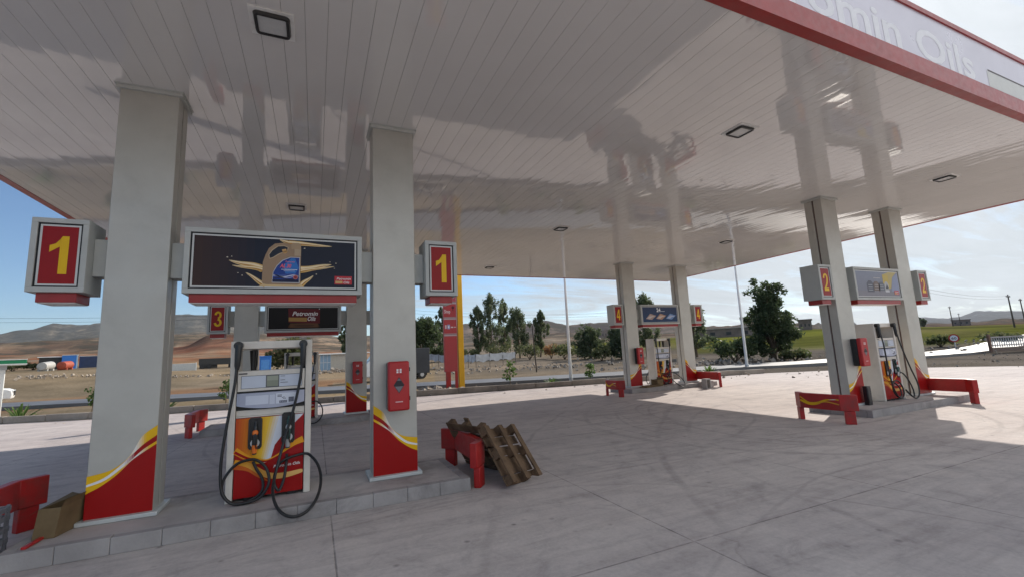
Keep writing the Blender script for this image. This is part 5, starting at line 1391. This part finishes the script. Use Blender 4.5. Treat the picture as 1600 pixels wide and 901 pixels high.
# ------------------------------------------------------------------ light
SKYS, CLOUD, BACK_FILL = .055, .255, .43
SUN = Vector((1.50, .655, 1.0)).normalized()
sl = bpy.data.lights.new('sun', 'SUN'); sl.energy = 2.6; sl.angle = R(.53); sl.color = (1., .93, .84)
so = bpy.data.objects.new('sun', sl); COL.objects.link(so); so.rotation_euler = SUN.to_track_quat('Z', 'Y').to_euler(); so.location = (20, 10, 30)
w = bpy.data.worlds.new('World'); scene.world = w; w.use_nodes = True; nt = w.node_tree
bg = nt.nodes['Background']; sky = N(nt, 'ShaderNodeTexSky', sky_type='NISHITA', sun_disc=False)
sky.sun_elevation = math.asin(SUN.z); sky.sun_rotation = math.atan2(SUN.x, SUN.y); sky.altitude = 400; sky.air_density = 1.0; sky.dust_density = .5; sky.ozone_density = 1.2
tc = N(nt, 'ShaderNodeTexCoord').outputs['Generated']
sp_ = N(nt, 'ShaderNodeSeparateXYZ'); nt.links.new(tc, sp_.inputs[0])
zc = math_node(nt, 'MAXIMUM', sp_.outputs[2], .02)
zq = math_node(nt, 'ADD', zc, .10)
cx = math_node(nt, 'DIVIDE', sp_.outputs[0], zq); cy = math_node(nt, 'DIVIDE', sp_.outputs[1], zq)
cv_ = N(nt, 'ShaderNodeCombineXYZ'); nt.links.new(cx, cv_.inputs[0]); nt.links.new(cy, cv_.inputs[1])
cl = noise(nt, .8, 10, .66, mapping(nt, cv_.outputs[0], (.55, 1.9, 1), (0, 0, R(25))), .9)
# thin cloud thickens towards the sun; brighter unseen cloud is added behind the camera to lift the shade
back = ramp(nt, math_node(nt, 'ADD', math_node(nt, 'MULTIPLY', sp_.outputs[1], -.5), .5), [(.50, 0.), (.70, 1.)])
dots = N(nt, 'ShaderNodeVectorMath', operation='DOT_PRODUCT'); nt.links.new(tc, dots.inputs[0]); dots.inputs[1].default_value = SUN
near = math_node(nt, 'POWER', math_node(nt, 'MAXIMUM', dots.outputs['Value'], 0.), 10.)
side = math_node(nt, 'ADD', math_node(nt, 'MULTIPLY', sp_.outputs[0], .34), -.10)
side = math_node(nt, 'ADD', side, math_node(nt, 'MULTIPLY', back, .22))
cm = ramp(nt, math_node(nt, 'ADD', cl, side), [(.45, 0.), (.55, .5), (.68, 1.)])
tone = math_node(nt, 'ADD', .74, math_node(nt, 'MULTIPLY', noise(nt, 1.6, 9, .65, mapping(nt, cv_.outputs[0], (.6, 1.7, 1), (0, 0, R(25))), .7), .46))
rad = math_node(nt, 'ADD', math_node(nt, 'ADD', CLOUD, math_node(nt, 'MULTIPLY', back, BACK_FILL)), math_node(nt, 'MULTIPLY', near, .20))
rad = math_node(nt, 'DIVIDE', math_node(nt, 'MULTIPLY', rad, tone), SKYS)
wl = N(nt, 'ShaderNodeCombineXYZ')
for i, k in enumerate((.955, 1.0, 1.03)): nt.links.new(math_node(nt, 'MULTIPLY', rad, k), wl.inputs[i])
clear = mixc(nt, 1., sky.outputs[0], (.80, .97, 1.14), 'MULTIPLY')
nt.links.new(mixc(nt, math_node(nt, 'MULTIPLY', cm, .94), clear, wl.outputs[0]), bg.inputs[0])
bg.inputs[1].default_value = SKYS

# ------------------------------------------------------------------ camera and output
cam = bpy.data.cameras.new('camera'); co = bpy.data.objects.new('camera', cam); COL.objects.link(co); scene.camera = co
cam.sensor_width = 36; cam.lens = 687.26 / 1600 * 36; cam.clip_start = .05; cam.clip_end = 20000
yaw, pit, rol = R(24.2601), R(8.2275), R(-2.7075)
F = Vector((math.sin(yaw) * math.cos(pit), math.cos(yaw) * math.cos(pit), math.sin(pit))); Rt = Vector((math.cos(yaw), -math.sin(yaw), 0)); Up = Rt.cross(F)
R2 = Rt * math.cos(rol) + Up * math.sin(rol); U2 = -Rt * math.sin(rol) + Up * math.cos(rol)
co.matrix_world = Matrix(((R2.x, U2.x, -F.x, 0), (R2.y, U2.y, -F.y, 0), (R2.z, U2.z, -F.z, 1.633), (0, 0, 0, 1)))
scene.render.engine = 'CYCLES'
scene.cycles.max_bounces = 8; scene.cycles.diffuse_bounces = 5; scene.cycles.glossy_bounces = 4; scene.cycles.volume_bounces = 0
scene.cycles.use_denoising = True
scene.cycles.sample_clamp_indirect = 8
vs = scene.view_settings; vs.view_transform = 'Standard'; vs.look = 'None'; vs.exposure = 1.12; vs.gamma = 1; vs.use_curve_mapping = False
